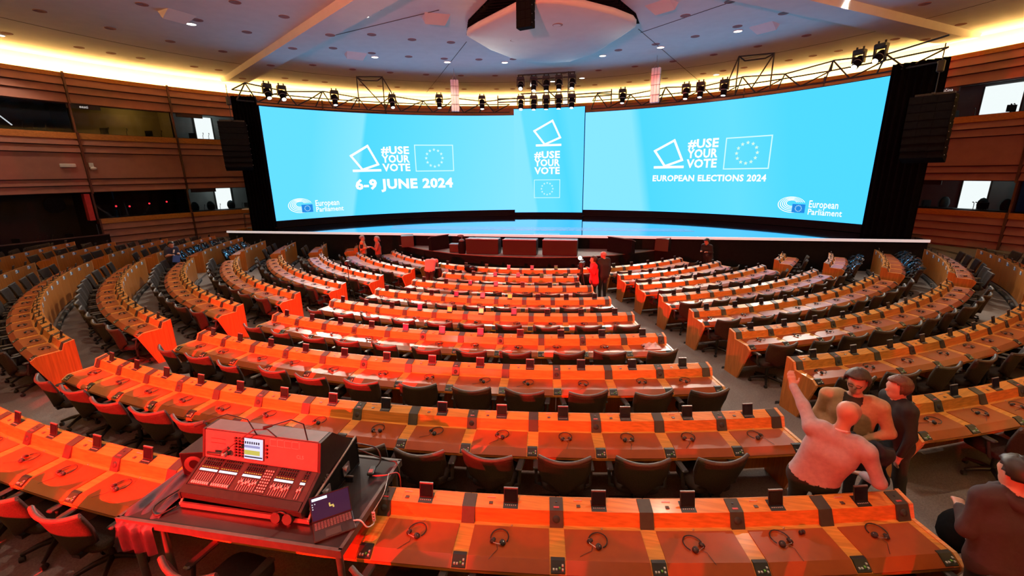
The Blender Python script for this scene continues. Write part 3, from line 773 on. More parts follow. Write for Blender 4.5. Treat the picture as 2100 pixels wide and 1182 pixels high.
# --- moving heads
M_LENS = glow('lens_white', (1.0, 1.0, 0.96), 7.0)
hb = MB(); hb.bbox((0, 0, -0.05), (0.34, 0.26, 0.12), 0.02); hb.cyl((-0.1, 0, 0.01), (-0.1, 0, 0.1), 0.03, 6); hb.cyl((0.1, 0, 0.01), (0.1, 0, 0.1), 0.03, 6); HB = hb.mesh('clamp_base', M_BLACK)
hy = MB()
for s in (-1, 1): hy.box((s * 0.165, 0, -0.24), (0.045, 0.12, 0.34))
hy.box((0, 0, -0.115), (0.37, 0.14, 0.05)); HY = hy.mesh('yoke', M_BLACK)
hh = MB(); hh.lathe([(0.06, 0.2), (0.12, 0.17), (0.14, 0.05), (0.125, -0.1), (0.115, -0.26), (0.10, -0.27)], (0, 0, 0), 12); HH = hh.mesh('lamp_head', M_MATT)
HL = MB().lathe([(0.01, -0.262), (0.085, -0.274), (0.085, -0.28), (0.01, -0.28)], (0, 0, 0), 12).mesh('lens', M_LENS)
HR = MB().lathe([(0.126, -0.02), (0.131, -0.02), (0.131, -0.06), (0.126, -0.06)], (0, 0, 0), 12).mesh('trim_ring', M_ALU)
def head(p, z, r, where, tilt, big=1.0):
    t = thing('moving_head', 'black moving head spotlight, ' + where, 'spotlight', MC + wallpt(r, p, z + 0.1), radians(AXD - p), 'moving head spotlights on the rig')
    t.scale = (big, big, big)
    put('clamp_base', HB, t); put('yoke', HY, t)
    h = put('lamp_head', HH, t, (0, 0, -0.36), 0, (radians(-tilt), 0, 0)); put('lens', HL, h); put('trim_ring', HR, h)
for p, z, tl_, wh in ((-56.6, 9.1, 35, 'first from the drape over the 6-9 JUNE screen'), (-54.2, 9.08, 40, 'second from the drape over the 6-9 JUNE screen'), (-45, 9.1, 12, 'left of the goal frame over the 6-9 JUNE screen'), (-34, 9.1, 25, 'at the foot of the goal frame over the 6-9 JUNE screen'), (-24.4, 9.2, 8, 'left of the white column over the 6-9 JUNE screen'), (-15.4, 9.15, 10, 'right of the white column over the 6-9 JUNE screen'),
                       (14.0, 9.15, 10, 'first from the tower over the EUROPEAN ELECTIONS screen'), (20.4, 9.1, 12, 'below the right white column'), (26.1, 9.05, 12, 'third from the tower over the EUROPEAN ELECTIONS screen'), (28.7, 9.05, 12, 'fourth from the tower over the EUROPEAN ELECTIONS screen'), (32.8, 9.0, 8, 'at the foot of the goal frame over the EUROPEAN ELECTIONS screen'), (52.4, 9.2, 45, 'second from the drape over the EUROPEAN ELECTIONS screen'), (55.0, 9.25, 50, 'first from the drape over the EUROPEAN ELECTIONS screen')):
    head(p, z, SR - 0.3, wh, tl_, 1.25)
NTH = ('outermost on the left', 'second', 'middle', 'fourth', 'outermost on the right')
for k, p in enumerate((-7.0, -4.2, -1.5, 1.2, 4.0)):
    head(p, 10.05, TR_, NTH[k] + ' of the upper tier of the light tower', (50, 20, 5, 15, 25)[k], 1.3)
    head(p, 8.98, TR_, NTH[k] + ' of the lower tier of the light tower', (25, 10, 5, 8, 15)[k], 1.3)
# --- hanging white columns
for p, lb in ((-21.4, 'slim white hanging column speaker over the 6-9 JUNE screen'), (21.9, 'slim white hanging column speaker over the EUROPEAN ELECTIONS screen')):
    t = thing('column_speaker', lb, 'speaker', MC + wallpt(15.6, p, 8.1), radians(AXD - p))
    for k in range(3): obj('grille_strip', MB().bbox(((k - 1) * 0.16, 0, 0.88), (0.15, 0.18, 1.76), 0.02), M_WHITE, t)
    for k in range(3): obj('joint_band', MB().box((0, 0, 0.4 + 0.5 * k), (0.50, 0.2, 0.03)), M_ALU, t)
    obj('yoke', MB().tube([(-0.12, 0, 1.76), (0, 0, 2.1), (0.12, 0, 1.76)], 0.02, 5).tube([(0, 0, 2.1), (0, 0, 2.38)], 0.012, 5), M_ALU, t)
# --- line arrays
cab = MB(); cab.ext([(-0.36, -0.14), (0.30, -0.14), (0.36, -0.10), (0.36, 0.10), (0.30, 0.14), (-0.36, 0.14)], 'x', -0.62, 0.62)
CAB = cab.mesh('cabinet', M_MATT)
grl = MB()
for s in (-1, 1):
    grl.box((s * 0.42, -0.365, 0), (0.36, 0.012, 0.24))
grl.box((0, -0.368, 0), (0.34, 0.02, 0.22)); GRL = grl.mesh('grille', M_MATT)
pin = MB()
for s in (-1, 1): pin.cyl((s * 0.62, -0.2, 0), (s * 0.64, -0.2, 0), 0.016, 6)
PIN = pin.mesh('rigging_pin', M_STEEL)
def line_array(p, r, ztop, n, yaw, label, motor=True, scale=1.0, curve=2.2):
    t = thing('line_array', label, 'speaker', MC + wallpt(r, p, ztop), radians(AXD - p + yaw))
    t.scale = (scale,) * 3
    y = z = 0.0; a = 0.0
    for k in range(n):
        c = put('cabinet', CAB, t, (0, y, z - 0.15), 0, (radians(-a), 0, 0))
        put('grille', GRL, c); put('rigging_pin', PIN, c)
        a += curve * k / 3; y += sin(radians(a)) * 0.29; z -= cos(radians(a)) * 0.29
    obj('rigging_bar', MB().box((0, 0, 0.06), (1.1, 0.1, 0.07)).box((0, 0.0, 0.06), (0.08, 0.7, 0.06)), M_BLACK, t)
    if motor:
        obj('chain_motor', MB().bbox((0, 0, 1.0), (0.2, 0.2, 0.4), 0.03).tube([(0, 0, 0.1), (0, 0, 0.8)], 0.015, 5).tube([(0, 0, 1.2), (0, 0, 1.75)], 0.02, 5), M_BLACK, t)
    return t
line_array(-63.1, 17.2, 7.15, 8, -22, 'long curved black line array speaker hanging before the left drape')
line_array(63.3, 16.8, 6.98, 8, 22, 'long curved black line array speaker hanging before the right drape')
ca = line_array(8.0, 3.4, 10.05, 4, -8, 'short black line array hanging in front of the ceiling canopy', False, 0.43, 0.4)
ca.scale = (0.43, 0.43, 0.87)
# --- bar table on the stage end
t = thing('bar_table', 'tall round bar table with a white top near the left drape', 'table', hall(2.6, -16.6, SZ))
obj('table_top', MB().lathe([(0.38, 0), (0.4, 0.015), (0.4, 0.035), (0.38, 0.05)], (0, 0, 1.05), 20), M_WHITE, t)
obj('column', MB().cyl((0, 0, 0.02), (0, 0, 1.05), 0.035, 10), M_BLACK, t)
obj('base', MB().lathe([(0.30, 0), (0.30, 0.02), (0.05, 0.04)], (0, 0, 0), 18), M_BLACK, t)
for k, (a, p, lb) in enumerate(((2.3, -17.1, 'black wire bar stool on the wall side of the bar table'), (2.1, -15.9, 'black wire bar stool on the screen side of the bar table'))):
    t = thing('bar_stool', lb, 'stool', hall(a, p, SZ), 0.4)
    for i in range(4):
        x, y = 0.2 * (1 if i % 2 else -1), 0.2 * (1 if i > 1 else -1)
        obj('leg', MB().tube([(x, y, 0), (x * 0.75, y * 0.75, 0.75)], 0.014, 5), M_BLACK, t)
    obj('seat', MB().lathe([(0.17, 0.74), (0.19, 0.75), (0.19, 0.775), (0.16, 0.78)], (0, 0, 0), 14), M_BLACK, t)
    obj('foot_ring', MB().tube([(0.19 * cos(i * pi / 6), 0.19 * sin(i * pi / 6), 0.28) for i in range(13)], 0.01, 5), M_BLACK, t)
# --- old rostrum in front of the stage
ros = [(3.98, -6.9), (4.2, -6.4), (5.07, -5.1), (5.91, -3.34), (6.3, -1.65), (6.38, 0.5), (6.06, 2.24), (5.42, 3.77), (4.6, 4.9), (3.98, 5.6)]
PZ = 0.97
t = thing('rostrum', 'low black rostrum with a curved front and grey floor', 'platform', hall(5, -0.6, 0))
rl = lambda v: Vector(v) - t.location
n = len(ros)
fr = MB(); fr.add([rl(hall(a, p, z)) for z in (0, PZ - 0.03) for a, p in ros], [(i, i + 1, n + i + 1, n + i) for i in range(n - 1)]); obj('curved_front', fr, M_SKIRT, t)
tp = MB(); tp.add([rl(hall(a, p, PZ)) for a, p in ros] + [rl(hall(a, p, PZ - 0.03)) for a, p in ros], [tuple(range(n))] + [(n + i, n + i + 1, i + 1, i) for i in range(n - 1)])
obj('rostrum_floor', tp, mat('rostrum_grey', (0.16, 0.16, 0.155), 0.7, 0, 0.1, 8), t)
# subwoofers, with the red light on their fronts put into the grille colour
M_SUB = mat('subwoofer_grille', (0.022, 0.007, 0.008), 0.9, 0, 0.12, 60, bump=0.1)
for k, p in enumerate((-2.05, -0.35, 1.4)):
    t = thing('subwoofer', 'wide red lit subwoofer on the rostrum, ' + ('beside the covered stand', 'between the two others', 'beside the camera lamp')[k], 'speaker', hall(6.0 - 0.05 * abs(k - 1), p + 0.05, PZ), radians(AXD), 'subwoofers on the rostrum')
    obj('cabinet', MB().bbox((0, 0.32, 0.34), (1.5, 0.6, 0.66), 0.02), M_BLACK, t)
    obj('grille', MB().box((0, 0.01, 0.34), (1.44, 0.02, 0.60)), M_SUB, t)
    obj('top_edge', MB().box((0, 0.03, 0.675), (1.5, 0.05, 0.012)), M_ALU, t)
# stage monitors, lecterns and small boxes
M_TEAL = mat('blue_grey_metal', (0.10, 0.16, 0.18), 0.4, 0.2, 0.1, 10)
for a, p, yaw, lb in ((4.25, -6.3, 25, 'black wedge stage monitor near the two talking men'), (4.0, 5.95, -25, 'black wedge stage monitor on the right end of the rostrum')):
    t = thing('stage_monitor', lb, 'speaker', hall(a, p, PZ), radians(AXD + yaw))
    obj('cabinet', MB().ext([(-0.26, 0), (0.26, 0), (0.30, 0.30), (0.10, 0.58), (-0.22, 0.52)], 'x', -0.3, 0.3), M_BLACK, t)
    obj('grille', MB().ext([(0.27, 0.02), (0.29, 0.02), (0.325, 0.30), (0.30, 0.32)], 'x', -0.27, 0.27), M_MATT, t)
    obj('top_plate', MB().ext([(-0.2, 0.53), (0.1, 0.585), (0.1, 0.6), (-0.2, 0.545)], 'x', -0.29, 0.29), M_TEAL, t)
for a, p, yaw, lb, w in ((4.9, -4.4, 55, 'slanted grey lectern panel on the left of the rostrum', 1.0), (4.9, 4.05, -40, 'slanted dark lectern panel on the right of the rostrum', 1.3)):
    t = thing('lectern', lb, 'lectern', hall(a, p, PZ), radians(AXD + yaw))
    obj('body', MB().ext([(-0.14, 0), (0.14, 0), (0.10, 0.56), (-0.10, 0.66)], 'x', -w / 2, w / 2), M_MATT, t)
    obj('top_rail', MB().ext([(-0.13, 0.655), (0.13, 0.55), (0.13, 0.58), (-0.13, 0.685)], 'x', -w / 2 - 0.02, w / 2 + 0.02), M_TEAL, t)
t = thing('equipment_case', 'small black equipment case beside the left lectern', 'case', hall(5.55, -3.35, PZ), radians(AXD))
obj('body', MB().bbox((0, 0, 0.18), (0.5, 0.35, 0.34), 0.02), M_BLACK, t); obj('lid', MB().bbox((0, 0, 0.37), (0.52, 0.37, 0.05), 0.015), M_TEAL, t)
t = thing('covered_stand', 'slim black covered stand with two grey caps beside the subwoofers', 'stand', hall(5.85, -2.95, PZ), 0)
obj('body', MB().lathe([(0.16, 0), (0.19, 0.3), (0.14, 0.5), (0.10, 0.55)], (0, 0, 0), 12), M_MATT, t)
obj('cap', MB().ball((0, 0, 0.58), (0.13, 0.11, 0.07), 10, 6), M_TEAL, t); obj('upper_cap', MB().tube([(0, 0, 0.62), (0.02, 0, 0.75)], 0.02, 5).ball((-0.04, 0, 0.8), (0.15, 0.08, 0.06), 10, 6), M_TEAL, t)
# daylight lamp of the camera crew
# ================================================================ desks
H = 0.915
ORD = ('', 'first', 'second', 'third', 'fourth', 'fifth', 'sixth', 'seventh', 'eighth', 'ninth', 'tenth')
BLK = {'C': 'middle block', 'L': 'block facing the JUNE screen', 'R': 'block facing the ELECTIONS screen', 'LW': 'wing below the lit booths', 'RW': 'wing beside the drape'}
def wsec(prof, R, ha, c0=0.0, mat=0, mb=None, cut=None):
    """a desk piece: profile (dr, z) swept over the angle +-ha about the local origin on the row's back edge"""
    mb = mb or MB(); n = len(prof)
    vs = []
    for s in (-1, 1):
        for dr, z in prof:
            a = ha if cut is None else ha - cut / (R + dr)
            vs.append(((R + dr) * sin(s * a), R - (R + dr) * cos(s * a), z))
    mb.add(vs, [(i, (i + 1) % n, n + (i + 1) % n, n + i) for i in range(n)], mat)
    mb.add(vs, [tuple(range(n - 1, -1, -1)), tuple(range(n, 2 * n))], mat)
    return mb
P_TOP = [(0, H), (0.13, H - 0.035), (0.17, H - 0.155), (0.53, H - 0.165), (0.61, H - 0.222), (0.61, H - 0.252), (0.52, H - 0.212), (0.03, H - 0.212), (0, H - 0.212)]
P_PAD = [(0.215, H - 0.149), (0.53, H - 0.158), (0.614, H - 0.217), (0.614, H - 0.225), (0.53, H - 0.168), (0.215, H - 0.158)]
P_BACK = [(-0.014, 0.05), (-0.014, H - 0.004), (0.004, H - 0.004), (0.02, 0.05)]
P_BOX = [(0.006, H - 0.01), (0.006, H + 0.008), (0.135, H - 0.027), (0.198, H - 0.158), (0.16, H - 0.158), (0.125, H - 0.04)]
P_CTL = [(0.505, H - 0.16), (0.505, H - 0.152), (0.535, H - 0.153), (0.608, H - 0.207), (0.604, H - 0.222), (0.53, H - 0.168)]
P_END = [(-0.016, 0.0), (-0.016, H + 0.008), (0.135, H - 0.028), (0.178, H - 0.15), (0.535, H - 0.157), (0.622, H - 0.217), (0.622, H - 0.258), (0.37, 0.0)]
def box_x(prof, w, mat=0, mb=None):
    return (mb or MB()).ext([(-d, z) for d, z in prof], 'x', -w / 2, w / 2, mat)
BOX_A = box_x(P_BOX, 0.12).mesh('speaker_box', M_GREY)
CTL = box_x(P_CTL, 0.115).mesh('control_panel', M_BLACK)
def slope_pt(d0, z0, d1, z1, t): return (d0 + (d1 - d0) * t, z0 + (z1 - z0) * t)
M_BTN = mat('pale_button', (0.45, 0.47, 0.40), 0.4, 0, 0.05, 20)
M_BTNG = mat('green_button', (0.13, 0.42, 0.06), 0.4, 0, 0.05, 20)
M_REDL = mat('red_label', (0.5, 0.05, 0.05), 0.5, 0, 0.05, 20)
bt = MB()
for x, t, m in ((-0.035, 0.72, 0), (-0.012, 0.72, 0), (0.014, 0.62, 1), (0.038, 0.72, 0), (0.038, 0.4, 0)):
    d, z = slope_pt(0.535, H - 0.153, 0.608, H - 0.207, t); bt.box((x, -d, z), (0.014, 0.016, 0.012), m)
BTN = bt.mesh('buttons', [M_BTN, M_BTNG])
sp = MB(); d, z = slope_pt(0.135, H - 0.027, 0.198, H - 0.158, 0.5)
sp.lathe([(0.034, 0), (0.03, 0.008), (0.012, 0.012)], (0, 0, 0), 12, 0, Matrix.Translation((0, -d, z)) @ Matrix.Rotation(radians(64), 4, 'X')); CONE = sp.mesh('speaker_cone', M_RUB)
d, z = slope_pt(0.006, H + 0.008, 0.135, H - 0.027, 0.35); d2, z2 = slope_pt(0.006, H + 0.008, 0.135, H - 0.027, 0.75)
kn = MB(); kn.cyl((0, -d, z - 0.004), (0, -d, z + 0.003), 0.011, 8, 0); kn.box((0, -d2, z2 + 0.001), (0.05, 0.016, 0.004), 1); KNOB = kn.mesh('socket_and_label', [M_BLACK, M_REDL])
FB = box_x([(0.02, H - 0.003), (0.126, H - 0.031), (0.12, H - 0.06), (0.02, H - 0.03)], 0.135).mesh('screen_base', M_BLACK)
lid = MB(); box_x([(0.066, H - 0.012), (0.078, H - 0.014), (0.046, H + 0.112), (0.034, H + 0.112)], 0.13, 0, lid)
box_x([(0.0775, H - 0.002), (0.0795, H - 0.002), (0.0505, H + 0.104), (0.0485, H + 0.104)], 0.112, 1, lid)
box_x([(0.033, H + 0.112), (0.047, H + 0.112), (0.045, H + 0.122), (0.033, H + 0.122)], 0.13, 2, lid); LID = lid.mesh('screen_lid', [M_BLACK, M_SCRN, M_ALU])
M_LIDRED = mat('lid_glow_red', (0.02, 0.01, 0.01), 0.2, emit=(1.0, 0.03, 0.08), es=0.75)  # red and yellow glow put into the lid glass
M_LIDYEL = mat('lid_glow_yellow', (0.02, 0.02, 0.01), 0.2, emit=(1.0, 0.52, 0.07), es=1.0)
LID_R = LID.copy(); LID_R.materials[1] = M_LIDRED
LID_Y = LID.copy(); LID_Y.materials[1] = M_LIDYEL
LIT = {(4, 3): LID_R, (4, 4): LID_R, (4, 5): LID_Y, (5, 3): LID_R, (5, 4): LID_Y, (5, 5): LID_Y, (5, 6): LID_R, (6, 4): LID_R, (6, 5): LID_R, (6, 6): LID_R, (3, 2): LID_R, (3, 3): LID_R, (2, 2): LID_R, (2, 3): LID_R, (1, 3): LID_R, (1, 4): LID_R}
ky = MB()
for q in range(6): ky.box((-0.045 + q * 0.018, -0.098, H - 0.021), (0.008, 0.008, 0.004))
KEYS = ky.mesh('screen_keys', M_BTN)
SOCK = MB().box((0, -0.08, H - 0.0195), (0.034, 0.030, 0.006)).mesh('socket_plate', mat('plate_brown', (0.09, 0.06, 0.045), 0.4, 0.3))
HOLD = MB().box((0, -0.03, H - 0.004), (0.075, 0.006, 0.014)).mesh('card_holder', mat('clear_holder', (0.75, 0.55, 0.5), 0.15, 0, 0.05, 5, alpha=0.45))
STUD = MB().lathe([(0.008, 0), (0.008, 0.004), (0.004, 0.006)], (0, -0.195, H - 0.155), 8).mesh('stud', M_STEEL)
cd_ = MB(); cd_.box((0.055, 0.020, H - 0.085), (0.13, 0.004, 0.11), 0); cd_.box((-0.06, 0.020, H - 0.10), (0.10, 0.005, 0.075), 1); cd_.box((0.075, 0.0225, H - 0.10), (0.04, 0.004, 0.04), 1)
CARD = cd_.mesh('number_card', [mat('card_white', (0.74, 0.82, 0.88), 0.5), mat('card_blue', (0.05, 0.13, 0.24), 0.5)])
M_DUCT = M_RUB
NSEAT = {}
SEATS = []                              # (block, row, seat index, angle, R)
NTHS = ORD + ('eleventh', 'twelfth', 'thirteenth', 'fourteenth', 'fifteenth', 'sixteenth')
def seat_words(blk, i, k):
    n = NSEAT[blk, i]
    if blk == 'C': return '%s place from the woman in red, %s row, middle block' % (NTHS[n - k], ORD[i])
    if blk == 'R': return '%s place from the woman in red, %s row, ELECTIONS block' % (NTHS[k + 1], ORD[i])
    if blk == 'L': return '%s place from the pink jacket, %s row, JUNE block' % (NTHS[n - k], ORD[i])
    if blk == 'LW': return '%s place from the aisle, %s row, wing below the booths' % (NTHS[n - k], ORD[i])
    return '%s place from the aisle, %s row, wing by the drape' % (NTHS[k + 1], ORD[i])
DETAIL = {('C', 9), ('C', 8), ('C', 7), ('C', 6), ('L', 8), ('L', 7), ('R', 8), ('R', 7), ('R', 6)}
def hd(R): return degrees(asin(0.73 / R))
def desk_row(blk, i, a0, a1, n):
    R, z = RR(i), FZ(i)
    am = (a0 + a1) / 2
    root = thing('conference_desk', 'curved wooden desk row, %s from the rostrum, %s' % (ORD[i], BLK[blk]), 'desk', pol(R, am, z), radians(am), 'curved desk rows')
    da = (a1 - a0) / n; ha = radians(da) / 2
    # one worktop swept along the row
    wt = MB(); m = len(P_TOP); vs = []; ns = n * 2
    for k in range(ns + 1):
        t = radians(a0 + (a1 - a0) * k / ns - am)
        vs += [((R + d) * sin(t), R - (R + d) * cos(t), zz) for d, zz in P_TOP]
    wt.add(vs, [(k * m + j, k * m + (j + 1) % m, (k + 1) * m + (j + 1) % m, (k + 1) * m + j) for k in range(ns) for j in range(m)])
    wt.add(vs, [tuple(range(m - 1, -1, -1)), tuple(ns * m + j for j in range(m))])
    obj('worktop', wt, M_WOOD, root)
    back = wsec(P_BACK, R, ha, cut=0.004).mesh('back_panel', M_WOODV)
    pad = wsec(P_PAD, R, ha, cut=0.068).mesh('desk_pad', M_PAD)
    full = (blk, i) in DETAIL
    cards = am < -40 or blk == 'RW'
    def part(name, me, ang, dx=0.0, par=root):
        P, rz = local(root, pol(R, ang, z), ang)
        o = put(name, me, par, P, rz)
        if dx: o.location = Vector(o.location) + Vector((dx * cos(rz), dx * sin(rz), 0))
        return o
    for k in range(n):
        c = a0 + (k + 0.5) * da
        SEATS.append((blk, i, k, c, R, da)); NSEAT[blk, i] = n
        part('back_panel', back, c); part('desk_pad', pad, c)
        w_ = radians(da) * R
        fs = part('flip_screen', FB, c, -0.02 * w_)
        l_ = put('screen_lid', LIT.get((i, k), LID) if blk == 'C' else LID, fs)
        if full:
            put('screen_keys', KEYS, fs)
            part('socket_plate', SOCK, c, -0.25 * w_); part('card_holder', HOLD, c, -0.25 * w_); part('stud', STUD, c)
        if cards: part('number_card', CARD, c)
    for k in range(n + 1):
        c = a0 + k * da
        dx = 0.075 if k == 0 else (-0.075 if k == n else 0.0)
        b = part('speaker_box', BOX_A, c, dx)
        p = part('control_panel', CTL, c, dx)
        if full:
            put('buttons', BTN, p)
            if k % 2: put('speaker_cone', CONE, b); put('socket_and_label', KNOB, b)
    pe_ = [(-d, zz) for d, zz in P_END]
    for s, c in ((-1, a0), (1, a1)):
        e = MB(); m2 = len(pe_)
        x0, x1 = (-0.035, 0.004) if s < 0 else (-0.004, 0.035)
        vs = [(x0, y, zz) for y, zz in pe_] + [(x1, y, zz) for y, zz in pe_]
        e.add(vs, [(q, (q + 1) % m2, m2 + (q + 1) % m2, m2 + q) for q in range(m2)], 1)
        e.add(vs, [tuple(range(m2 - 1, -1, -1)), tuple(range(m2, 2 * m2))], 0)
        part('end_panel', e.mesh('end_panel', [M_WOODV, M_EDGE]), c)
    # cable duct at the foot of the back panels
    if i > 1:
        du = MB(); ns = max(4, n)
        pr = [(-0.15, -0.0779), (-0.15, 0.0), (-0.11, 0.03), (-0.07, 0.03), (-0.07, -0.0779)]; m = len(pr); vs = []
        for k in range(ns + 1):
            t = radians(a0 + (a1 - a0) * k / ns - am)
            vs += [((R + d) * sin(t), R - (R + d) * cos(t), zz) for d, zz in pr]
        du.add(vs, [(k * m + j, k * m + (j + 1) % m, (k + 1) * m + (j + 1) % m, (k + 1) * m + j) for k in range(ns) for j in range(m)])
        du.add(vs, [tuple(range(m - 1, -1, -1)), tuple(ns * m + j for j in range(m))])
        d_ = obj('cable_duct', du, M_DUCT, root)
        if cards:
            for k in range(1, n, 2):
                P, rz = local(root, pol(R - 0.13, a0 + k * da, z), a0 + k * da)
                put('junction_box', MB().box((0, 0, 0.0), (0.12, 0.07, 0.07)).mesh('junction_box', M_ALU), d_, P, rz)
    return root
A1, A2, A3, A4 = -67.0, -29.65, 6.75, 42.95
NC = {1: 7, 2: 6, 3: 7, 4: 9, 5: 10, 6: 11, 7: 12, 8: 14, 9: 15}
for i in range(1, 10):
    R = RR(i); h = hd(R)
    lo, hi = (-34.6, 8.3) if i == 1 else (A2 + h + 0.15, A3 - h - 0.1)
    desk_row('C', i, lo, hi, NC[i])
    lo, hi = (-63.0, -38.5) if i == 1 else (A1 + h, A2 - h)
    desk_row('L', i, lo, hi, max(1, round(R * radians(hi - lo) / 0.8)))
    if i < 9:
        lo, hi = (11.8, 38.6) if i == 1 else (A3 + h, A4 - h)
        desk_row('R', i, lo, hi, max(1, round(R * radians(hi - lo) / 0.8)))
desk_row('C', 10, A2 + hd(RR(10)), A3 - hd(RR(10)), 16)
def stage_limit(R, s): return AXD + s * degrees(math.acos(4.35 / R))
for i in range(2, 11):
    R = RR(i); h = hd(R)
    lo = {8: -83.0, 9: -80.0, 10: -79.3}.get(i, stage_limit(R, -1)); hi = A1 - h
    if i == 10: hi = -67.5
    n = max(1, int(R * radians(hi - lo) / 0.8 + 0.3))
    lo = hi - degrees(n * 0.8 / R)
    desk_row('LW', i, max(lo, stage_limit(R, -1)), hi, n)
    if 3 <= i <= 8:
        lo = A4 + h; hi = stage_limit(R, 1)
        if i == 8: hi = lo + degrees(5 * 0.8 / R)
        n = max(1, int(R * radians(hi - lo) / 0.8 + 0.2)); hi = min(hi, lo + degrees(n * 0.8 / R))
        desk_row('RW', i, lo, hi, n)

# ================================================================ chairs
def back_fn(u, v):                       # wide flared back, concave across, bowed backwards at the top
    z = 0.42 + 0.475 * v
    half = (0.20 + 0.085 * min(1, v * 1.6)) * (1 - 0.35 * max(0, 0.22 - v) / 0.22)
    s = 2 * u - 1
    x = s * half
    z2 = z + 0.035 * s * s * v - 0.06 * s * s * (1 - v) * 0
    if v < 0.25: z2 += 0.10 * s * s * (0.25 - v) / 0.25
    y = -0.27 - 0.05 * v - 0.06 * v * v + 0.075 * s * s
    return Vector((x, y, z2)), Vector((s * 0.3, -1, 0.12)).normalized()
BK = MB().sheet(back_fn, 10, 8, 0.04).mesh('backrest', M_FAB)
tr_ = MB(); tr_.tube([back_fn(u / 10, 1.0)[0] for u in range(11)], 0.024, 6); TRIM = tr_.mesh('back_top_edge', M_FABT)
se = MB()
def seat_prof(k, z, f): return [(0.25 * f * cos(t) * (1.0 if abs(cos(t)) < .75 else 1.02), 0.02 + 0.24 * f * sin(t), z) for t in [2 * pi * q / 20 for q in range(20)]]
def supel(f, z):
    out_ = []
    for q in range(20):
        t = 2 * pi * q / 20; c, s = cos(t), sin(t)
        out_.append((0.255 * f * math.copysign(abs(c) ** 0.5, c), 0.02 + 0.25 * f * math.copysign(abs(s) ** 0.5, s), z))
    return out_
vs = supel(0.85, 0.39) + supel(1.0, 0.41) + supel(1.0, 0.46) + supel(0.9, 0.485)
se.add(vs, [tuple(range(19, -1, -1)), tuple(range(60, 80))] + [(k * 20 + q, k * 20 + (q + 1) % 20, (k + 1) * 20 + (q + 1) % 20, (k + 1) * 20 + q) for k in range(3) for q in range(20)], 0, True)
SEAT = se.mesh('seat', M_FAB)
def arm_mesh(s):
    a = MB(); a.tube([(s * 0.25, -0.10, 0.40), (s * 0.31, -0.12, 0.44), (s * 0.315, -0.08, 0.62)], 0.020, 6)
    a.bbox((s * 0.31, 0.0, 0.645), (0.075, 0.30, 0.035), 0.012); return a
ARML, ARMR = arm_mesh(-1).mesh('armrest', M_ARM), arm_mesh(1).mesh('armrest', M_ARM)
COLM = MB().cyl((0, 0, 0.10), (0, 0, 0.39), 0.03, 8).box((0, -0.1, 0.39), (0.10, 0.34, 0.04)).mesh('column', M_BLACK)
sb = MB()
for k in range(5):
    a = 2 * pi * k / 5 + 0.3
    sb.tube([(0, 0, 0.13), (0.15 * cos(a), 0.15 * sin(a), 0.115), (0.29 * cos(a), 0.29 * sin(a), 0.08)], [0.035, 0.027, 0.02], 6)
STAR = sb.mesh('star_base', M_BLACK)
CAST = MB().cyl((-0.022, 0, 0.03), (0.022, 0, 0.03), 0.03, 8).mesh('caster', M_RUB)
sb2 = MB(); sb2.v, sb2.f, sb2.m, sb2.s = list(sb.v), [list(f) for f in sb.f], list(sb.m), list(sb.s)
for k in range(5):
    a = 2 * pi * k / 5 + 0.3; sb2.cyl((0.29 * cos(a) - 0.02, 0.29 * sin(a), 0.03), (0.29 * cos(a) + 0.02, 0.29 * sin(a), 0.03), 0.03, 6)
sb2.cyl((0, 0, 0.10), (0, 0, 0.39), 0.03, 6)
BASE = sb2.mesh('swivel_base', M_BLACK)
fb_ = MB(); fb_.sheet(back_fn, 6, 4, 0.045)
for q, s in ((0, -1), (1, 1)): fb_.box((s * 0.31, 0, 0.64), (0.07, 0.28, 0.03)).cyl((s * 0.31, -0.08, 0.42), (s * 0.31, -0.08, 0.63), 0.018, 5)
fb_.box((0, 0.02, 0.44), (0.46, 0.46, 0.08)).cyl((0, 0, 0.08), (0, 0, 0.4), 0.03, 5)
for k in range(5):
    a = 2 * pi * k / 5 + 0.3; fb_.tube([(0, 0, 0.1), (0.29 * cos(a), 0.29 * sin(a), 0.04)], 0.024, 4)
    fb_.cyl((0.29 * cos(a), 0.29 * sin(a), 0.0), (0.29 * cos(a), 0.29 * sin(a), 0.05), 0.028, 5)
FARCH = fb_.mesh('swivel_chair', M_FAB)
rc = random.Random(11)
def chair(P, deg, lvl, label, group):
    if lvl == 0:
        o = put('swivel_chair', FARCH, None, P, radians(deg)); return tag(o, label, 'chair', group)
    t = thing('swivel_chair', label, 'chair', P, radians(deg), group)
    put('backrest', BK, t); put('back_top_edge', TRIM, t); put('seat', SEAT, t); put('armrest', ARML, t); put('armrest', ARMR, t)
    if lvl == 1: put('swivel_base', BASE, t)
    else:
        put('column', COLM, t); put('star_base', STAR, t)
        for k in range(5):
            a = 2 * pi * k / 5 + 0.3; put('caster', CAST, t, (0.29 * cos(a), 0.29 * sin(a), 0), a)
    return t
NEAR2 = {('C', 8), ('C', 9), ('C', 7), ('L', 8), ('L', 7), ('R', 8), ('R', 7)}
NEAR1 = {('C', 6), ('C', 5), ('L', 6), ('L', 9), ('L', 5), ('R', 6), ('R', 5), ('R', 4), ('RW', 7), ('RW', 6), ('LW', 9), ('LW', 8), ('LW', 7)}
WRAP = {('RW', 4), ('RW', 5), ('LW', 5), ('LW', 6)}
WRAPM = []
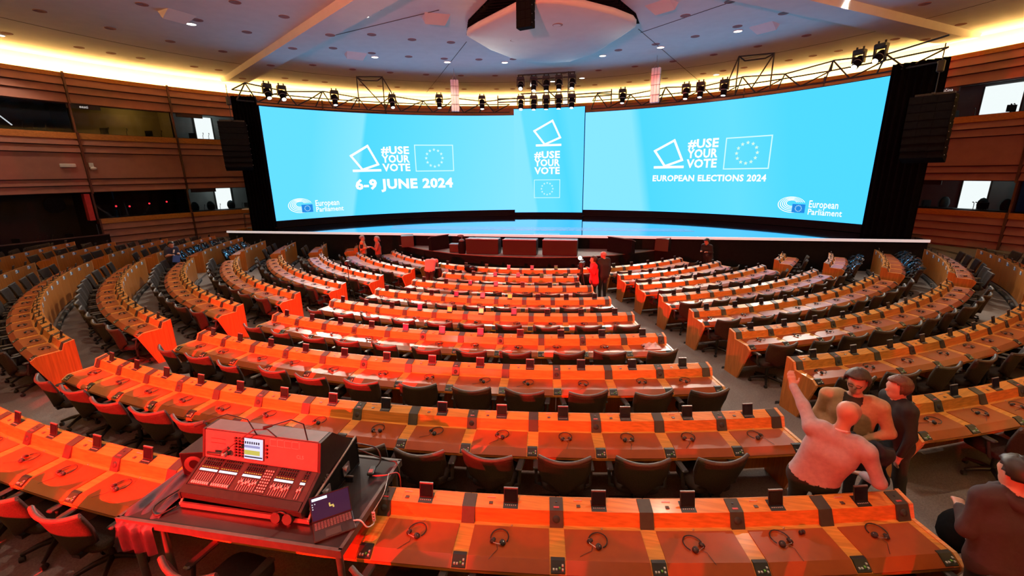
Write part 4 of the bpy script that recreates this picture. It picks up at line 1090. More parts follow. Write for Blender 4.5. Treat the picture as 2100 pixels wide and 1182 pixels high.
for q_ in range(3):
    rr_ = random.Random(q_); w_ = MB()
    w_.grid(lambda u, v: (lambda pn: pn[0] + pn[1] * (-0.05) + Vector((rr_.uniform(-0.014, 0.014), rr_.uniform(-0.025, 0.025), 0.02 + rr_.uniform(-0.014, 0.014))))(back_fn(u, min(1, 0.2 + 0.85 * v))), 12, 9, 0, False)
    w_.grid(lambda u, v: back_fn(u, 1.0)[0] + Vector((rr_.uniform(-0.01, 0.01), -0.06 + 0.5 * v, 0.05 - 0.42 * v * v + rr_.uniform(-0.03, 0.03))), 12, 8, 0, False)
    WRAPM.append(w_.mesh('plastic_wrap', mat('wrap_film', (0.9, 0.95, 0.95), 0.03, 0, 0.02, 20, trans=1.0, ior=1.22)))
for blk, i, k, c, R, da in SEATS:
    if blk == 'C' and i == 10: continue
    if blk == 'C' and i == 9 and not (-28 < c < 5.2): continue
    if blk == 'C' and i == 9 and -14.6 < c < -8.2 : 
        continue
    if blk == 'C' and i == 8 and c > 3.2: continue
    if blk == 'L' and i == 9 and c > -48: continue
    if blk == 'R' and i == 8 and (c > 21 or c < 10.8): continue
    if blk in ('LW', 'RW') and i < 3: continue
    wrap = (blk, i) in WRAP
    lvl = 2 if (blk, i) in NEAR2 else 1 if (blk, i) in NEAR1 else 0
    dr = 0.60 + rc.uniform(-0.03, 0.05)
    cc_ = c + rc.uniform(-0.15, 0.15)
    ch_ = chair(pol(R + dr, cc_, FZ(i)), cc_ + rc.uniform(-9, 9), 1 if wrap else lvl, ('plastic wrapped swivel chair, ' if wrap else 'dark swivel chair, ') + seat_words(blk, i, k), 'chairs at the desk rows')
    if wrap: put('plastic_wrap', WRAPM[k % 3], ch_)
chair(pol(21.98, -11.2, FZ(9)), -11 - 6, 2, 'red lit swivel chair with grey armrests drawn up to the mixer table', 'chairs at the mixer')

# ================================================================ headsets
def headset_mb(open_=1.0, seed=0):
    r = 0.078
    hb_ = MB(); pts = [(r * cos(a), r * sin(a) * 1.05 + 0.02, 0.012 + 0.004 * sin(a)) for a in [pi * (-0.12 + 1.24 * q / 12) for q in range(13)]]
    hb_.tube(pts, 0.0052, 5)
    return hb_, pts
hb1, pts1 = headset_mb()
HBAND = hb1.mesh('headband', M_BLACK)
HCUP = MB().lathe([(0.012, -0.014), (0.026, -0.010), (0.027, 0.006), (0.014, 0.014)], (0, 0, 0.022), 10, 0, None).mesh('ear_cup', M_RUB)
HWIRE = MB().tube([(0.055, -0.03, 0.03), (0.03, -0.06, 0.02), (0.0, -0.055, 0.014), (-0.03, -0.06, 0.02), (-0.055, -0.03, 0.03)], 0.0032, 4).mesh('steel_bow', M_STEEL)
HCAB = MB().tube([(0.0, -0.06, 0.008), (0.02, -0.10, 0.004), (0.0, -0.15, 0.003), (-0.02, -0.21, 0.0)], 0.0022, 4).mesh('cable', M_BLACK)
hs = MB(); hs.v, hs.f, hs.m, hs.s = list(hb1.v), [list(f) for f in hb1.f], list(hb1.m), list(hb1.s)
for s in (-1, 1): hs.lathe([(0.014, -0.014), (0.03, 0.0), (0.016, 0.016)], (s * 0.03, -0.035, 0.02), 8)
hs.tube([(0, -0.05, 0.006), (0.02, -0.12, 0.003), (0, -0.2, 0.0)], 0.003, 4)
HSFAR = hs.mesh('headset', M_BLACK)
rh = random.Random(5)
PADT = lambda dr: H - 0.149 - 0.009 * (dr - 0.215) / 0.315
for blk, i, k, c, R, da in SEATS:
    if not ((blk == 'C' and i >= 3) or (blk == 'L' and i >= 3) or (blk == 'R' and i >= 2) or (blk == 'RW' and i in (6, 7)) ): continue
    if blk == 'C' and (i == 10 or i == 9 and -14.9 < c < -8.4): continue
    if rh.random() < 0.05 and i < 8: continue
    dr = 0.34 + rh.uniform(-0.03, 0.03); dx = rh.uniform(-0.14, 0.10)
    if blk == 'C' and i >= 8: dx = rh.uniform(-0.1, 0.02)
    ang = c + degrees(dx / R)
    P = pol(R + dr, ang, FZ(i) + PADT(dr) + 0.001)
    turn = rh.uniform(-50, 40) if blk in ('C',) else (rh.uniform(40, 110) if blk == 'L' else rh.uniform(-100, -30))
    lb = 'black headset, ' + seat_words(blk, i, k)
    if (blk, i) in NEAR2:
        t = thing('headset', lb, 'headset', P, radians(ang + turn), 'headsets on the desks')
        put('headband', HBAND, t); put('steel_bow', HWIRE, t); put('cable', HCAB, t)
        for s in (-1, 1): put('ear_cup', HCUP, t, (s * 0.032, -0.035, 0), 0, (0, radians(35 * s), 0))
    else:
        tag(put('headset', HSFAR, None, P, radians(ang + turn)), lb, 'headset', 'headsets on the desks')
# ================================================================ mixing desk on its table
TZ = 0.977
TR = Vector((-3.966, -21.065, FZ(9))); TA = radians(-10.3)
tb_ = thing('equipment_table', 'black topped metal table carrying the mixing console, straddling the ninth desk row', 'table', TR, TA)
M_EDGT = mat('dark_table_edge', (0.10, 0.095, 0.09), 0.4, 0.5, 0.12, 18)
M_TOP = mat('worn_black_top', (0.018, 0.016, 0.016), 0.28, 0, 0.3, 5, spec=0.5)
X0, X1, Y0, Y1 = -1.24, 0.87, -0.56, 0.56
obj('table_top', MB().box(((X0 + X1) / 2, 0, TZ - 0.012), (X1 - X0, Y1 - Y0, 0.024)), M_TOP, tb_)
for y in (Y0, Y1): obj('edge_profile', MB().box(((X0 + X1) / 2, y, TZ - 0.03), (X1 - X0 + 0.03, 0.025, 0.07)).box(((X0 + X1) / 2, y, TZ + 0.003), (X1 - X0 + 0.03, 0.03, 0.006)), M_EDGT, tb_)
for x in (X0, X1): obj('edge_profile', MB().box((x, 0, TZ - 0.03), (0.025, Y1 - Y0, 0.07)).box((x, 0, TZ + 0.003), (0.03, Y1 - Y0, 0.006)), M_EDGT, tb_)
for x in (X0 + 0.05, X1 - 0.05):
    obj('leg', MB().cyl((x, Y0 + 0.06, 0), (x, Y0 + 0.05, TZ - 0.05), 0.03, 10), M_EDGT, tb_)
    obj('leg', MB().cyl((x, Y1 - 0.03, -0.0779), (x, Y1 - 0.05, TZ - 0.05), 0.03, 10), M_EDGT, tb_)
obj('leg', MB().cyl((-0.82, Y0 + 0.02, 0), (-0.86, Y0 + 0.05, TZ - 0.05), 0.028, 10), M_EDGT, tb_)
def tp_(x, y, z): return TR + Vector((x * cos(TA) - y * sin(TA), x * sin(TA) + y * cos(TA), z))
# crumpled black cloth over the left end
cl = MB(); rk = random.Random(3)
def cloth(u, v):
    x = X0 - 0.05 + 0.42 * u; y = -0.60 + 1.05 * v
    z = TZ + 0.012 + 0.018 * sin(7 * u + 4 * v) * sin(9 * v) + 0.012 * sin(23 * u + 11 * v)
    if v < 0.12: z = TZ + 0.012 - (0.12 - v) * 2.6; y = -0.605 + 0.02 * sin(20 * u)
    if u < 0.12: z -= (0.12 - u) * 1.6
    return Vector((x, y, max(z, TZ - 0.34)))
cl.grid(cloth, 26, 30)
cl.grid(lambda u, v: cloth(u, v) + Vector((0, 0, 0.004)), 26, 30)
tag(obj('dust_cloth', cl, mat('navy_black_cloth', (0.035, 0.03, 0.05), 0.55, 0, 0.2, 12), None, TR, TA), 'crumpled dark dust cloth hanging over the end of the mixer table', 'cloth')

# flight case tray
cs = thing('flight_case', 'open black flight case tray with metal edges under the console', 'case', tp_(-0.16, -0.0, TZ + 0.006), TA)
obj('tray', MB().box((0, 0.04, 0.012), (1.30, 0.80, 0.02)), M_BLACK, cs)
obj('side_wall', MB().ext([(-0.37, 0.02), (0.45, 0.02), (0.45, 0.30), (-0.25, 0.16)], 'x', 0.62, 0.645), M_MATT, cs)
obj('side_wall', MB().ext([(-0.37, 0.02), (0.45, 0.02), (0.45, 0.30), (-0.25, 0.16)], 'x', -0.645, -0.62), M_MATT, cs)
obj('rear_wall', MB().box((0, 0.44, 0.15), (1.29, 0.02, 0.28)), M_MATT, cs)
for x in (-0.632, 0.632): obj('metal_edge', MB().tube([(x, -0.37, 0.03), (x, -0.25, 0.165), (x, 0.45, 0.305)], 0.014, 5), M_ALU, cs)
obj('front_lip', MB().box((0, -0.365, 0.03), (1.28, 0.02, 0.045)), M_ALU, cs)
for y in (-0.12, 0.2): obj('butterfly_catch', MB().box((0.655, y, 0.12), (0.012, 0.11, 0.10)).cyl((0.66, y, 0.12), (0.675, y, 0.12), 0.03, 8), M_STEEL, cs)

# console
M_CON = mat('console_grey', (0.022, 0.020, 0.020), 0.38, 0.2, 0.06, 10)
M_PNL = mat('console_panel', (0.13, 0.125, 0.125), 0.45, 0.0, 0.04, 10)
M_SCW = glow('scribble_display', (0.85, 0.9, 1.0), 1.5)
M_ORG = glow('orange_key_light', (1.0, 0.35, 0.05), 1.0)
M_CAP = mat('fader_cap', (0.6, 0.58, 0.56), 0.4, 0, 0.05, 30)
mx = thing('mixing_console', 'large digital audio mixing console with a lit touchscreen and fader banks', 'mixer', tp_(-0.17, 0.0, TZ + 0.028), TA - radians(2))
W2 = 0.60
side = [(-0.38, 0.06), (-0.38, 0.12), (-0.09, 0.285), (-0.03, 0.545), (0.14, 0.545), (0.40, 0.30), (0.40, 0.02), (-0.25, 0.02)]
for s in (-1, 1): obj('side_cheek', MB().ext(side, 'x', s * W2, s * (W2 + 0.025)), M_BLACK, mx)
body = [(-0.375, 0.07), (-0.375, 0.115), (-0.085, 0.28), (-0.025, 0.54), (0.14, 0.54), (0.395, 0.295), (0.395, 0.02), (-0.24, 0.02)]
obj('body', MB().ext(body, 'x', -W2, W2), M_CON, mx)
u1 = Vector((0, 0.29, 0.165)).normalized(); n1 = Vector((0, -0.165, 0.29)).normalized()    # fader surface
u2 = Vector((0, 0.06, 0.26)).normalized(); n2 = Vector((0, -0.26, 0.06)).normalized()      # meter bridge
F1 = Matrix(((1, 0, 0, 0), (0, u1.y, n1.y, -0.375), (0, u1.z, n1.z, 0.115), (0, 0, 0, 1)))
F2 = Matrix(((1, 0, 0, 0), (0, u2.y, n2.y, -0.085), (0, u2.z, n2.z, 0.28), (0, 0, 0, 1)))
F3 = Matrix(((1, 0, 0, 0), (0, 0.707, 0.707, 0.14), (0, -0.707, 0.707, 0.54), (0, 0, 0, 1)))
def on(F, name, items, m, par=mx):
    q = MB()
    for x, y, w_, h_, t_ in items: q.box((x, y, t_ / 2), (w_, h_, t_), 0, F)
    return obj(name, q, m, par)
on(F1, 'wrist_rest', [(0, 0.04, 1.19, 0.07, 0.012)], M_BLACK)
on(F1, 'fader_surface', [(0, 0.205, 1.19, 0.25, 0.004)], mat('fader_plate', (0.028, 0.022, 0.022), 0.45, 0.1, 0.1, 30))
on(F2, 'meter_bridge', [(0, 0.135, 1.19, 0.255, 0.004)], M_PNL)
obj('top_cover', MB().box((0, 0.06, 0.543), (1.19, 0.155, 0.008)), M_TEAL, mx)
obj('rear_cover', MB().box((0, 0.17, 0.004), (1.19, 0.33, 0.006), 0, F3), M_TEAL, mx)
banks = [(-0.47, 8), (-0.26, 8), (-0.01, 8), (0.32, 8), (0.51, 2)]
for bx, n in banks:
    wd = n * 0.0235
    b = on(F1, 'fader_bank', [(bx, 0.205, wd + 0.012, 0.24, 0.006)], M_CON)
    on(F1, 'scribble_display', [(bx, 0.222, wd, 0.018, 0.009)], M_SCW, b)
    on(F1, 'fader_slots', [(bx - wd / 2 + 0.012 + k * 0.0235, 0.145, 0.003, 0.105, 0.008) for k in range(n)], M_CAP, b)
    on(F1, 'fader_caps', [(bx - wd / 2 + 0.012 + k * 0.0235, (0.105 if bx < -0.1 else 0.16 + 0.012 * sin(k * 2.1)), 0.013, 0.022, 0.018) for k in range(n)], M_CAP, b)
    on(F1, 'lit_keys', [(bx - wd / 2 + 0.012 + k * 0.0235, 0.247, 0.012, 0.007, 0.009) for k in range(n)], M_ORG, b)
    on(F1, 'rotary_knobs', [(bx - wd / 2 + 0.012 + k * 0.0235, y, 0.013, 0.011, 0.016) for k in range(n) for y in (0.27, 0.29, 0.318)], M_BLACK, b)
on(F1, 'scene_section', [(0.145, 0.205, 0.10, 0.24, 0.007)], M_CON)
on(F1, 'scene_keys', [(0.11 + 0.024 * (k % 4), 0.11 + 0.025 * (k // 4), 0.012, 0.012, 0.012) for k in range(32)], M_CAP)
ts = on(F2, 'touchscreen', [(-0.06, 0.14, 0.215, 0.205, 0.012)], M_BLACK)
M_TS = [glow('touch_white', (0.80, 0.75, 0.95), 1.1), glow('touch_yellow', (0.75, 0.62, 0.12), 0.9), glow('touch_violet', (0.42, 0.38, 0.68), 0.9), glow('touch_dark', (0.12, 0.06, 0.10), 0.6)]
on(F2, 'touch_image', [(-0.06, 0.14, 0.198, 0.190, 0.0135)], M_TS[0], ts)
on(F2, 'touch_rows', [(-0.075, 0.105, 0.165, 0.042, 0.0145)], M_TS[1], ts)
on(F2, 'touch_rows', [(-0.075, 0.16, 0.165, 0.022, 0.0145)], M_TS[2], ts)
on(F2, 'touch_rows', [(-0.145 + 0.0235 * k, 0.195, 0.014, 0.022, 0.0145) for k in range(7)] + [(-0.06, 0.065, 0.19, 0.012, 0.0145)], M_TS[3], ts)
on(F2, 'channel_knobs', [(-0.255 + 0.038 * (k % 3), 0.06 + 0.027 * (k // 3), 0.019, 0.017, 0.02) for k in range(21)], M_BLACK)
on(F2, 'encoder_keys', [(0.075, 0.08 + 0.035 * k, 0.02, 0.018, 0.015) for k in range(4)], M_BLACK)
on(F2, 'panel_outline', [(0.14 + 0.075 * k, 0.19, 0.062, 0.002, 0.006) for k in range(4)] + [(0.14 + 0.075 * k, 0.25, 0.062, 0.002, 0.006) for k in range(4)] + [(0.108 + 0.075 * k, 0.22, 0.002, 0.06, 0.006) for k in range(5)], M_CAP)
on(F2, 'tray_groove', [(-0.45, 0.15, 0.16, 0.004, 0.006), (-0.45, 0.19, 0.16, 0.004, 0.006), (-0.45, 0.055, 0.24, 0.01, 0.02)], M_CON)
def lettering(txt, size, m, par, M, bold=0.0):
    me = text_mesh(txt, size, bold)
    me.transform(M); me.materials.clear(); me.materials.append(m)
    return put('lettering', me, par)
M_LTR = mat('silver_print', (0.55, 0.53, 0.52), 0.5, 0.3)
lettering('CL5', 0.045, M_LTR, mx, F2 @ Matrix.Translation((0.42, 0.105, 0.006)))
lettering('YAMAHA', 0.062, M_LTR, mx, Matrix.Translation((W2 + 0.027, -0.09, 0.13)) @ Matrix.Rotation(radians(28), 4, 'X') @ Matrix.Rotation(radians(90), 4, 'Z') @ Matrix.Rotation(radians(90), 4, 'X'))
q = MB().lathe([(0.026, 0), (0.026, 0.002), (0.02, 0.003)], (0, 0, 0), 16, 0, Matrix.Translation((W2 + 0.025, -0.26, 0.065)) @ Matrix.Rotation(radians(90), 4, 'Y')); obj('maker_badge', q, M_LTR, mx)
# things on and around the console
def gooseneck(pts, label):
    t = thing('gooseneck_lamp', label, 'lamp', tp_(*pts[0]), 0)
    L = [tp_(*p) - t.location for p in pts]
    obj('neck', MB().tube(L, 0.006, 6), M_BLACK, t)
    e = L[-1]; d = (L[-1] - L[-2]).normalized()
    obj('lamp_tip', MB().tube([e - d * 0.01, e + d * 0.06], [0.011, 0.016], 8), M_RUB, t)
gooseneck([(-0.20, -0.03, TZ + 0.575), (-0.24, -0.06, TZ + 0.75), (-0.36, -0.14, TZ + 0.84), (-0.52, -0.24, TZ + 0.80)], 'thin black gooseneck lamp bending left over the console channel strips')
gooseneck([(0.31, -0.03, TZ + 0.575), (0.31, -0.05, TZ + 0.75), (0.25, -0.12, TZ + 0.83), (0.12, -0.2, TZ + 0.81)], 'thin black gooseneck lamp on the screen end of the console')
t = thing('microphone', 'black gooseneck talkback microphone lying across the meter bridge', 'microphone', tp_(0.0, -0.03, TZ + 0.575), 0)
L = [tp_(*p) - t.location for p in ((0.0, -0.03, TZ + 0.575), (-0.06, -0.05, TZ + 0.66), (-0.18, -0.07, TZ + 0.66), (-0.3, -0.13, TZ + 0.58), (-0.38, -0.17, TZ + 0.52))]
obj('neck', MB().tube(L, 0.006, 6), M_BLACK, t); obj('capsule', MB().tube([L[-1], L[-1] + (L[-1] - L[-2]).normalized() * 0.06], 0.016, 8), M_RUB, t)
t = thing('handheld_microphone', 'handheld microphone with a round grille resting on the console ledge', 'microphone', tp_(-0.62, -0.115, TZ + 0.395), TA)
obj('handle', MB().tube([(-0.06, 0, 0), (0.09, 0, 0)], [0.012, 0.019], 10), M_BLACK, t); obj('grille', MB().ball((0.115, 0, 0), 0.028, 12, 8), M_ALU, t)
t = thing('monitor_speaker', 'small trapezoid monitor speaker standing left of the console', 'speaker', tp_(-1.0, 0.14, TZ + 0.02), TA + radians(14))
obj('cabinet', MB().ext([(-0.16, -0.12), (0.16, -0.12), (0.11, 0.16), (-0.11, 0.16)], 'z', 0, 0.25), M_BLACK, t)
Mx = Matrix.Rotation(radians(90), 4, 'X')
obj('woofer', MB().lathe([(0.095, 0), (0.09, 0.012), (0.03, -0.0)], (0, 0, 0), 18, 0, Matrix.Translation((-0.04, -0.121, 0.12)) @ Mx), M_RUB, t)
obj('baffle', MB().box((0, -0.122, 0.125), (0.30, 0.006, 0.23)), M_MATT, t); obj('badge', MB().add([(-0.02, -0.13, 0.02), (0.02, -0.13, 0.02), (0, -0.13, 0.05)], [(0, 1, 2)]), M_WHITE, t)
# laptop
lp = thing('laptop', 'open dark laptop with a bright lit window on its screen beside the console', 'laptop', tp_(0.70, -0.36, TZ + 0.008), TA + radians(38))
obj('base', MB().bbox((0, 0, 0.008), (0.32, 0.22, 0.016), 0.005), M_CON, lp)
kb = MB()
for r in range(5):
    for c in range(12): kb.box((-0.135 + c * 0.0245, 0.015 + r * 0.018, 0.0175), (0.019, 0.014, 0.003))
obj('keyboard', kb, mat('key_dark', (0.10, 0.085, 0.085), 0.5), lp)
obj('touchpad', MB().box((-0.01, -0.06, 0.0168), (0.12, 0.075, 0.002)), M_GREY, lp)
LF = Matrix.Translation((0, 0.108, 0.016)) @ Matrix.Rotation(radians(72), 4, 'X')
sc_ = obj('screen_lid', MB().box((0, 0.105, -0.005), (0.32, 0.21, 0.008), 0, LF), M_CON, lp)
obj('display', MB().box((0, 0.107, 0.0005), (0.305, 0.19, 0.003), 0, LF), mat('laptop_display', (0.01, 0.01, 0.03), 0.15, 0, 0.1, 5, emit=(0.02, 0.02, 0.07), es=0.5), lp)
obj('screen_window', MB().box((-0.08, 0.185, 0.003), (0.12, 0.022, 0.002), 0, LF), glow('laptop_white', (0.85, 0.92, 1.0), 1.3), lp)
obj('screen_emblem', MB().box((0.005, 0.10, 0.003), (0.035, 0.012, 0.002), 0, LF).box((-0.008, 0.115, 0.003), (0.012, 0.022, 0.002), 0, LF).box((0.02, 0.088, 0.003), (0.012, 0.016, 0.002), 0, LF), glow('laptop_yellow', (0.9, 0.6, 0.15), 0.9), lp)
obj('screen_icons', MB().box((-0.14, 0.15, 0.003), (0.008, 0.008, 0.002), 0, LF).box((-0.14, 0.13, 0.003), (0.008, 0.008, 0.002), 0, LF).box((-0.14, 0.11, 0.003), (0.008, 0.008, 0.002), 0, LF).box((-0.12, 0.15, 0.003), (0.008, 0.008, 0.002), 0, LF), glow('laptop_icon', (0.8, 0.8, 0.8), 1.0), lp)
def cable(pts, r, m, label, cat='cable', name='cable'):
    P = [tp_(*p) for p in pts]; o0 = P[0]; Q = []
    for k in range(len(P) - 1):                        # smooth the run
        a, b, c, d = P[max(k - 1, 0)], P[k], P[k + 1], P[min(k + 2, len(P) - 1)]
        for s in range(6):
            t_ = s / 6
            Q.append(0.5 * ((2 * b) + (c - a) * t_ + (2 * a - 5 * b + 4 * c - d) * t_ * t_ + (3 * b - a - 3 * c + d) * t_ ** 3))
    Q.append(P[-1])
    return tag(obj(name, MB().tube([p - o0 for p in Q], r, 5), m, None, o0), label, cat)
ad = thing('usb_hub', 'small white usb hub hanging from a white cord off the table edge', 'hub', tp_(0.93, -0.13, TZ - 0.06), TA + 0.3)
obj('case', MB().bbox((0, 0, 0), (0.03, 0.012, 0.10), 0.004), M_WHITE, ad)
for k in range(3): obj('port', MB().box((0, -0.007, -0.03 + k * 0.03), (0.014, 0.002, 0.006)), M_BLACK, ad)
cable([(0.83, -0.28, TZ + 0.02), (0.89, -0.27, TZ + 0.02), (0.93, -0.25, TZ - 0.06), (0.93, -0.16, TZ - 0.12), (0.93, -0.13, TZ - 0.11)], 0.006, M_WHITE, 'white cord from the laptop to the usb hub')
cable([(0.93, -0.13, TZ - 0.01), (0.94, 0.05, TZ + 0.02), (0.90, 0.2, TZ + 0.02), (0.86, 0.33, TZ + 0.02)], 0.005, M_ALU, 'grey cord running up the table edge from the usb hub')
t = thing('power_adapter', 'small dark power adapter lying on the table behind the laptop', 'adapter', tp_(0.68, 0.33, TZ + 0.008), TA + 0.2)
obj('case', MB().bbox((0, 0, 0.018), (0.06, 0.12, 0.035), 0.008), M_BLACK, t); obj('rating_label', MB().box((0, -0.02, 0.0362), (0.04, 0.05, 0.001)), M_REDL, t)
cable([(0.69, 0.39, TZ + 0.02), (0.71, 0.47, TZ + 0.06), (0.66, 0.50, TZ + 0.16), (0.55, 0.46, TZ + 0.22), (0.44, 0.42, TZ + 0.26)], 0.008, M_BLACK, 'black power cable arching from the adapter to the console')
cable([(0.42, 0.44, TZ + 0.2), (0.6, 0.46, TZ + 0.12), (0.78, 0.50, TZ + 0.03), (0.86, 0.50, TZ + 0.02), (0.92, 0.44, TZ - 0.1), (0.90, 0.4, TZ - 0.35)], 0.008, M_BLACK, 'black cable from the console hanging over the table corner')
cable([(0.72, 0.27, TZ + 0.02), (0.84, 0.3, TZ + 0.02), (0.92, 0.42, TZ - 0.05), (0.93, 0.40, TZ - 0.3)], 0.006, M_REDL, 'dull red cable hanging off the table corner')
cable([(-0.95, -0.2, TZ + 0.05), (-1.0, -0.42, TZ + 0.04), (-0.9, -0.5, TZ + 0.02), (-0.8, -0.40, TZ + 0.04)], 0.008, M_BLACK, 'black cable looping over the dust cloth')
t = thing('headphones', 'pair of large headphones lying inside the flight case under the console front', 'headphones', tp_(0.25, -0.40, TZ + 0.05), TA)
for k in range(2): obj('ear_cup', MB().lathe([(0.045, -0.02), (0.052, 0), (0.045, 0.02)], (0, 0, 0), 14, 0, Matrix.Translation((0.11 * k - 0.05, 0, 0.02)) @ Matrix.Rotation(radians(70), 4, 'X')), M_RUB, t)
obj('headband', MB().tube([(-0.05 + 0.055 * (1 - cos(a)), 0.0, 0.03 + 0.05 * sin(a)) for a in [pi * k / 8 for k in range(9)]], 0.008, 6), M_BLACK, t)
# ================================================================ people
import numpy as np
def _cap(mb, a, b, ra, rb, n=10):
    a, b = Vector(a), Vector(b); d = b - a
    if d.length < 1e-5: mb.ball(a, ra, n, 8); return
    d.normalize(); pts = []; rs = []
    for k in range(4): t = pi / 2 * (k + 0.12) / 4; pts.append(a - d * ra * cos(t)); rs.append(ra * sin(t))
    pts.append(a); rs.append(ra); pts.append(b); rs.append(rb)
    for k in range(3, -1, -1): t = pi / 2 * (k + 0.12) / 4; pts.append(b + d * rb * cos(t)); rs.append(rb * sin(t))
    mb.tube(pts, rs, n)
def V(*a): return Vector(a)
def mix(a, b, t): return a + (b - a) * t
def person(label, loc, yaw, J, cols, face, voxel=0.014, bulk=1.0, hair=None, extra=None, female=False, glasses=False, coat=None, hands='curl', skirt=None, front=None):
    """J: joints in a frame with x to the side, y ahead, z up; cols: materials for skin, top, legs, shoes; face: direction the face looks"""
    J = {k: Vector(v) for k, v in J.items()}
    pr = []                                   # primitives: a, b, ra, rb, tag, blend group
    def cap(a, b, ra, rb, tag, g=0): pr.append((Vector(a), Vector(b), ra, rb, tag, g))
    pel, che, nek, hd_ = J['pel'], J['che'], J['nek'], J['head']
    ls, rs = J['ls'], J['rs']
    sx = (rs - ls); sw = sx.length; sx = sx.normalized()
    hx = (J['rh'] - J['lh']).normalized()
    k = bulk
    # torso as two columns, shoulder bar and belly
    for s in (-1, 1):
        cap(pel + hx * 0.075 * s * k, che + sx * 0.085 * s * k, 0.115 * k, 0.118 * k, 1)
        cap(che + sx * 0.085 * s * k, mix(nek, (ls if s < 0 else rs), 0.62), 0.118 * k, 0.072 * k, 1)
    cap(pel, che, 0.12 * k, 0.125 * k, 1)
    cap(ls, rs, 0.068 * k, 0.068 * k, 1)
    cap(che, nek - (nek - che).normalized() * 0.03, 0.11 * k, 0.06 * k, 1)
    for S, E, Wr, sd in ((ls, J['le'], J['lw'], -1), (rs, J['re'], J['rw'], 1)):
        cap(S, E, 0.066 * k, 0.047 * k, 1); cap(E, mix(E, Wr, 0.93), 0.047 * k, 0.037 * k, 1 if coat != 'short' else 0)
        if coat == 'short': cap(S, mix(S, E, 0.75), 0.072 * k, 0.062 * k, 1)
        cap(mix(E, Wr, 0.9), Wr, 0.029, 0.027, 0, 1)
        # hand: palm, four fingers, thumb
        hd0 = J.get('lhd' if sd < 0 else 'rhd'); d = (Vector(hd0) if hd0 is not None else (Wr - E)).normalized()
        up = J.get('lup' if sd < 0 else 'rup'); up = Vector(up) if up is not None else V(0, 0, 1)
        wv = d.cross(up)
        wv = wv.normalized() if wv.length > 1e-3 else V(1, 0, 0)
        nv = wv.cross(d).normalized()
        for q in (-1, 0, 1): cap(Wr + wv * 0.014 * q, Wr + d * 0.085 + wv * 0.024 * q, 0.017, 0.013, 0, 1)
        bend = 0.9 if hands == 'curl' else 0.15
        for q, L in ((-1.5, 0.062), (-0.5, 0.074), (0.5, 0.078), (1.5, 0.07)):
            a = Wr + d * 0.088 + wv * 0.0185 * q; b = a + (d - nv * bend * 0.5).normalized() * L * 0.5; c = b + (d - nv * bend * 1.6).normalized() * L * 0.5
            cap(a, b, 0.0098, 0.009, 0, 2); cap(b, c, 0.009, 0.0078, 0, 2)
        ts = 1 if sd < 0 else -1
        a = Wr + d * 0.02 + wv * 0.026 * ts; b = a + (d * 0.7 + wv * ts * 0.75).normalized() * 0.045; c = b + (d + wv * ts * 0.25 - nv * 0.2).normalized() * 0.032
        cap(a, b, 0.013, 0.0105, 0, 2); cap(b, c, 0.0105, 0.009, 0, 2)
    for Hp, K_, A_, T_ in ((J['lh'], J['lk'], J['la'], J.get('lt')), (J['rh'], J['rk'], J['ra'], J.get('rt'))):
        cap(Hp, K_, 0.092 * k, 0.06, 2); cap(K_, A_, 0.06, 0.046, 2)
        t_ = Vector(T_) if T_ is not None else A_ + Vector((face[0], face[1], 0)).normalized() * 0.17 - V(0, 0, 0.03)
        cap(A_ - V(0, 0, 0.035), t_, 0.043, 0.036, 3); cap(A_ - (t_ - A_).normalized() * 0.04 - V(0, 0, 0.04), A_, 0.04, 0.042, 3)
    cap(J['lh'], J['rh'], 0.115 * k, 0.115 * k, 2)
    if skirt:                                  # coat hem widening below the hips
        z0 = skirt
        for s in (-1, 1): cap(pel + hx * 0.08 * s, Vector((pel.x + hx.x * 0.10 * s, pel.y + hx.y * 0.10 * s, z0)), 0.12 * k, 0.135 * k, 1)
    # head
    f = Vector(face).normalized(); u = (V(0, 0, 1) - f * f.z).normalized(); s_ = f.cross(u)
    cap(nek - V(0, 0, 0.02), hd_ - u * 0.05 - f * 0.015, 0.053, 0.052, 0)
    cap(hd_ + u * 0.025 - f * 0.02, hd_ + u * 0.025 + f * 0.022, 0.086, 0.078, 0)
    cap(hd_ - u * 0.03 + f * 0.03, hd_ - u * 0.062 + f * 0.045, 0.062, 0.044, 0)
    for s in (-1, 1):
        cap(hd_ - u * 0.045 + s_ * 0.038 * s + f * 0.0, hd_ - u * 0.07 + f * 0.05 + s_ * 0.012 * s, 0.036, 0.03, 0)
        cap(hd_ + s_ * 0.08 * s - f * 0.01 + u * 0.012, hd_ + s_ * 0.082 * s - f * 0.014 - u * 0.02, 0.016, 0.012, 0, 1)
        cap(hd_ + f * 0.088 + s_ * 0.02 * s + u * 0.026, hd_ + f * 0.078 + s_ * 0.05 * s + u * 0.024, 0.012, 0.01, 0, 1)
    cap(hd_ + f * 0.092 + u * 0.012, hd_ + f * 0.114 - u * 0.022, 0.009, 0.014, 0, 1)
    cap(hd_ + f * 0.088 - u * 0.052 + s_ * 0.016, hd_ + f * 0.088 - u * 0.052 - s_ * 0.016, 0.010, 0.010, 0, 1)
    # mesh: voxel union of the primitives, then relaxed onto their smooth blend
    mb = MB()
    for a, b, ra, rb, tg, g in pr: _cap(mb, a, b, ra * 1.02, rb * 1.02)
    me0 = mb.mesh('person_source', M_BLACK); o0 = bpy.data.objects.new('person_source', me0); COL.objects.link(o0)
    md = o0.modifiers.new('union', 'REMESH'); md.mode = 'VOXEL'; md.voxel_size = voxel
    me = bpy.data.meshes.new_from_object(o0.evaluated_get(bpy.context.evaluated_depsgraph_get()))
    bpy.data.objects.remove(o0); bpy.data.meshes.remove(me0)
    nv_ = len(me.vertices); co = np.empty(nv_ * 3); me.vertices.foreach_get('co', co); co = co.reshape(-1, 3)
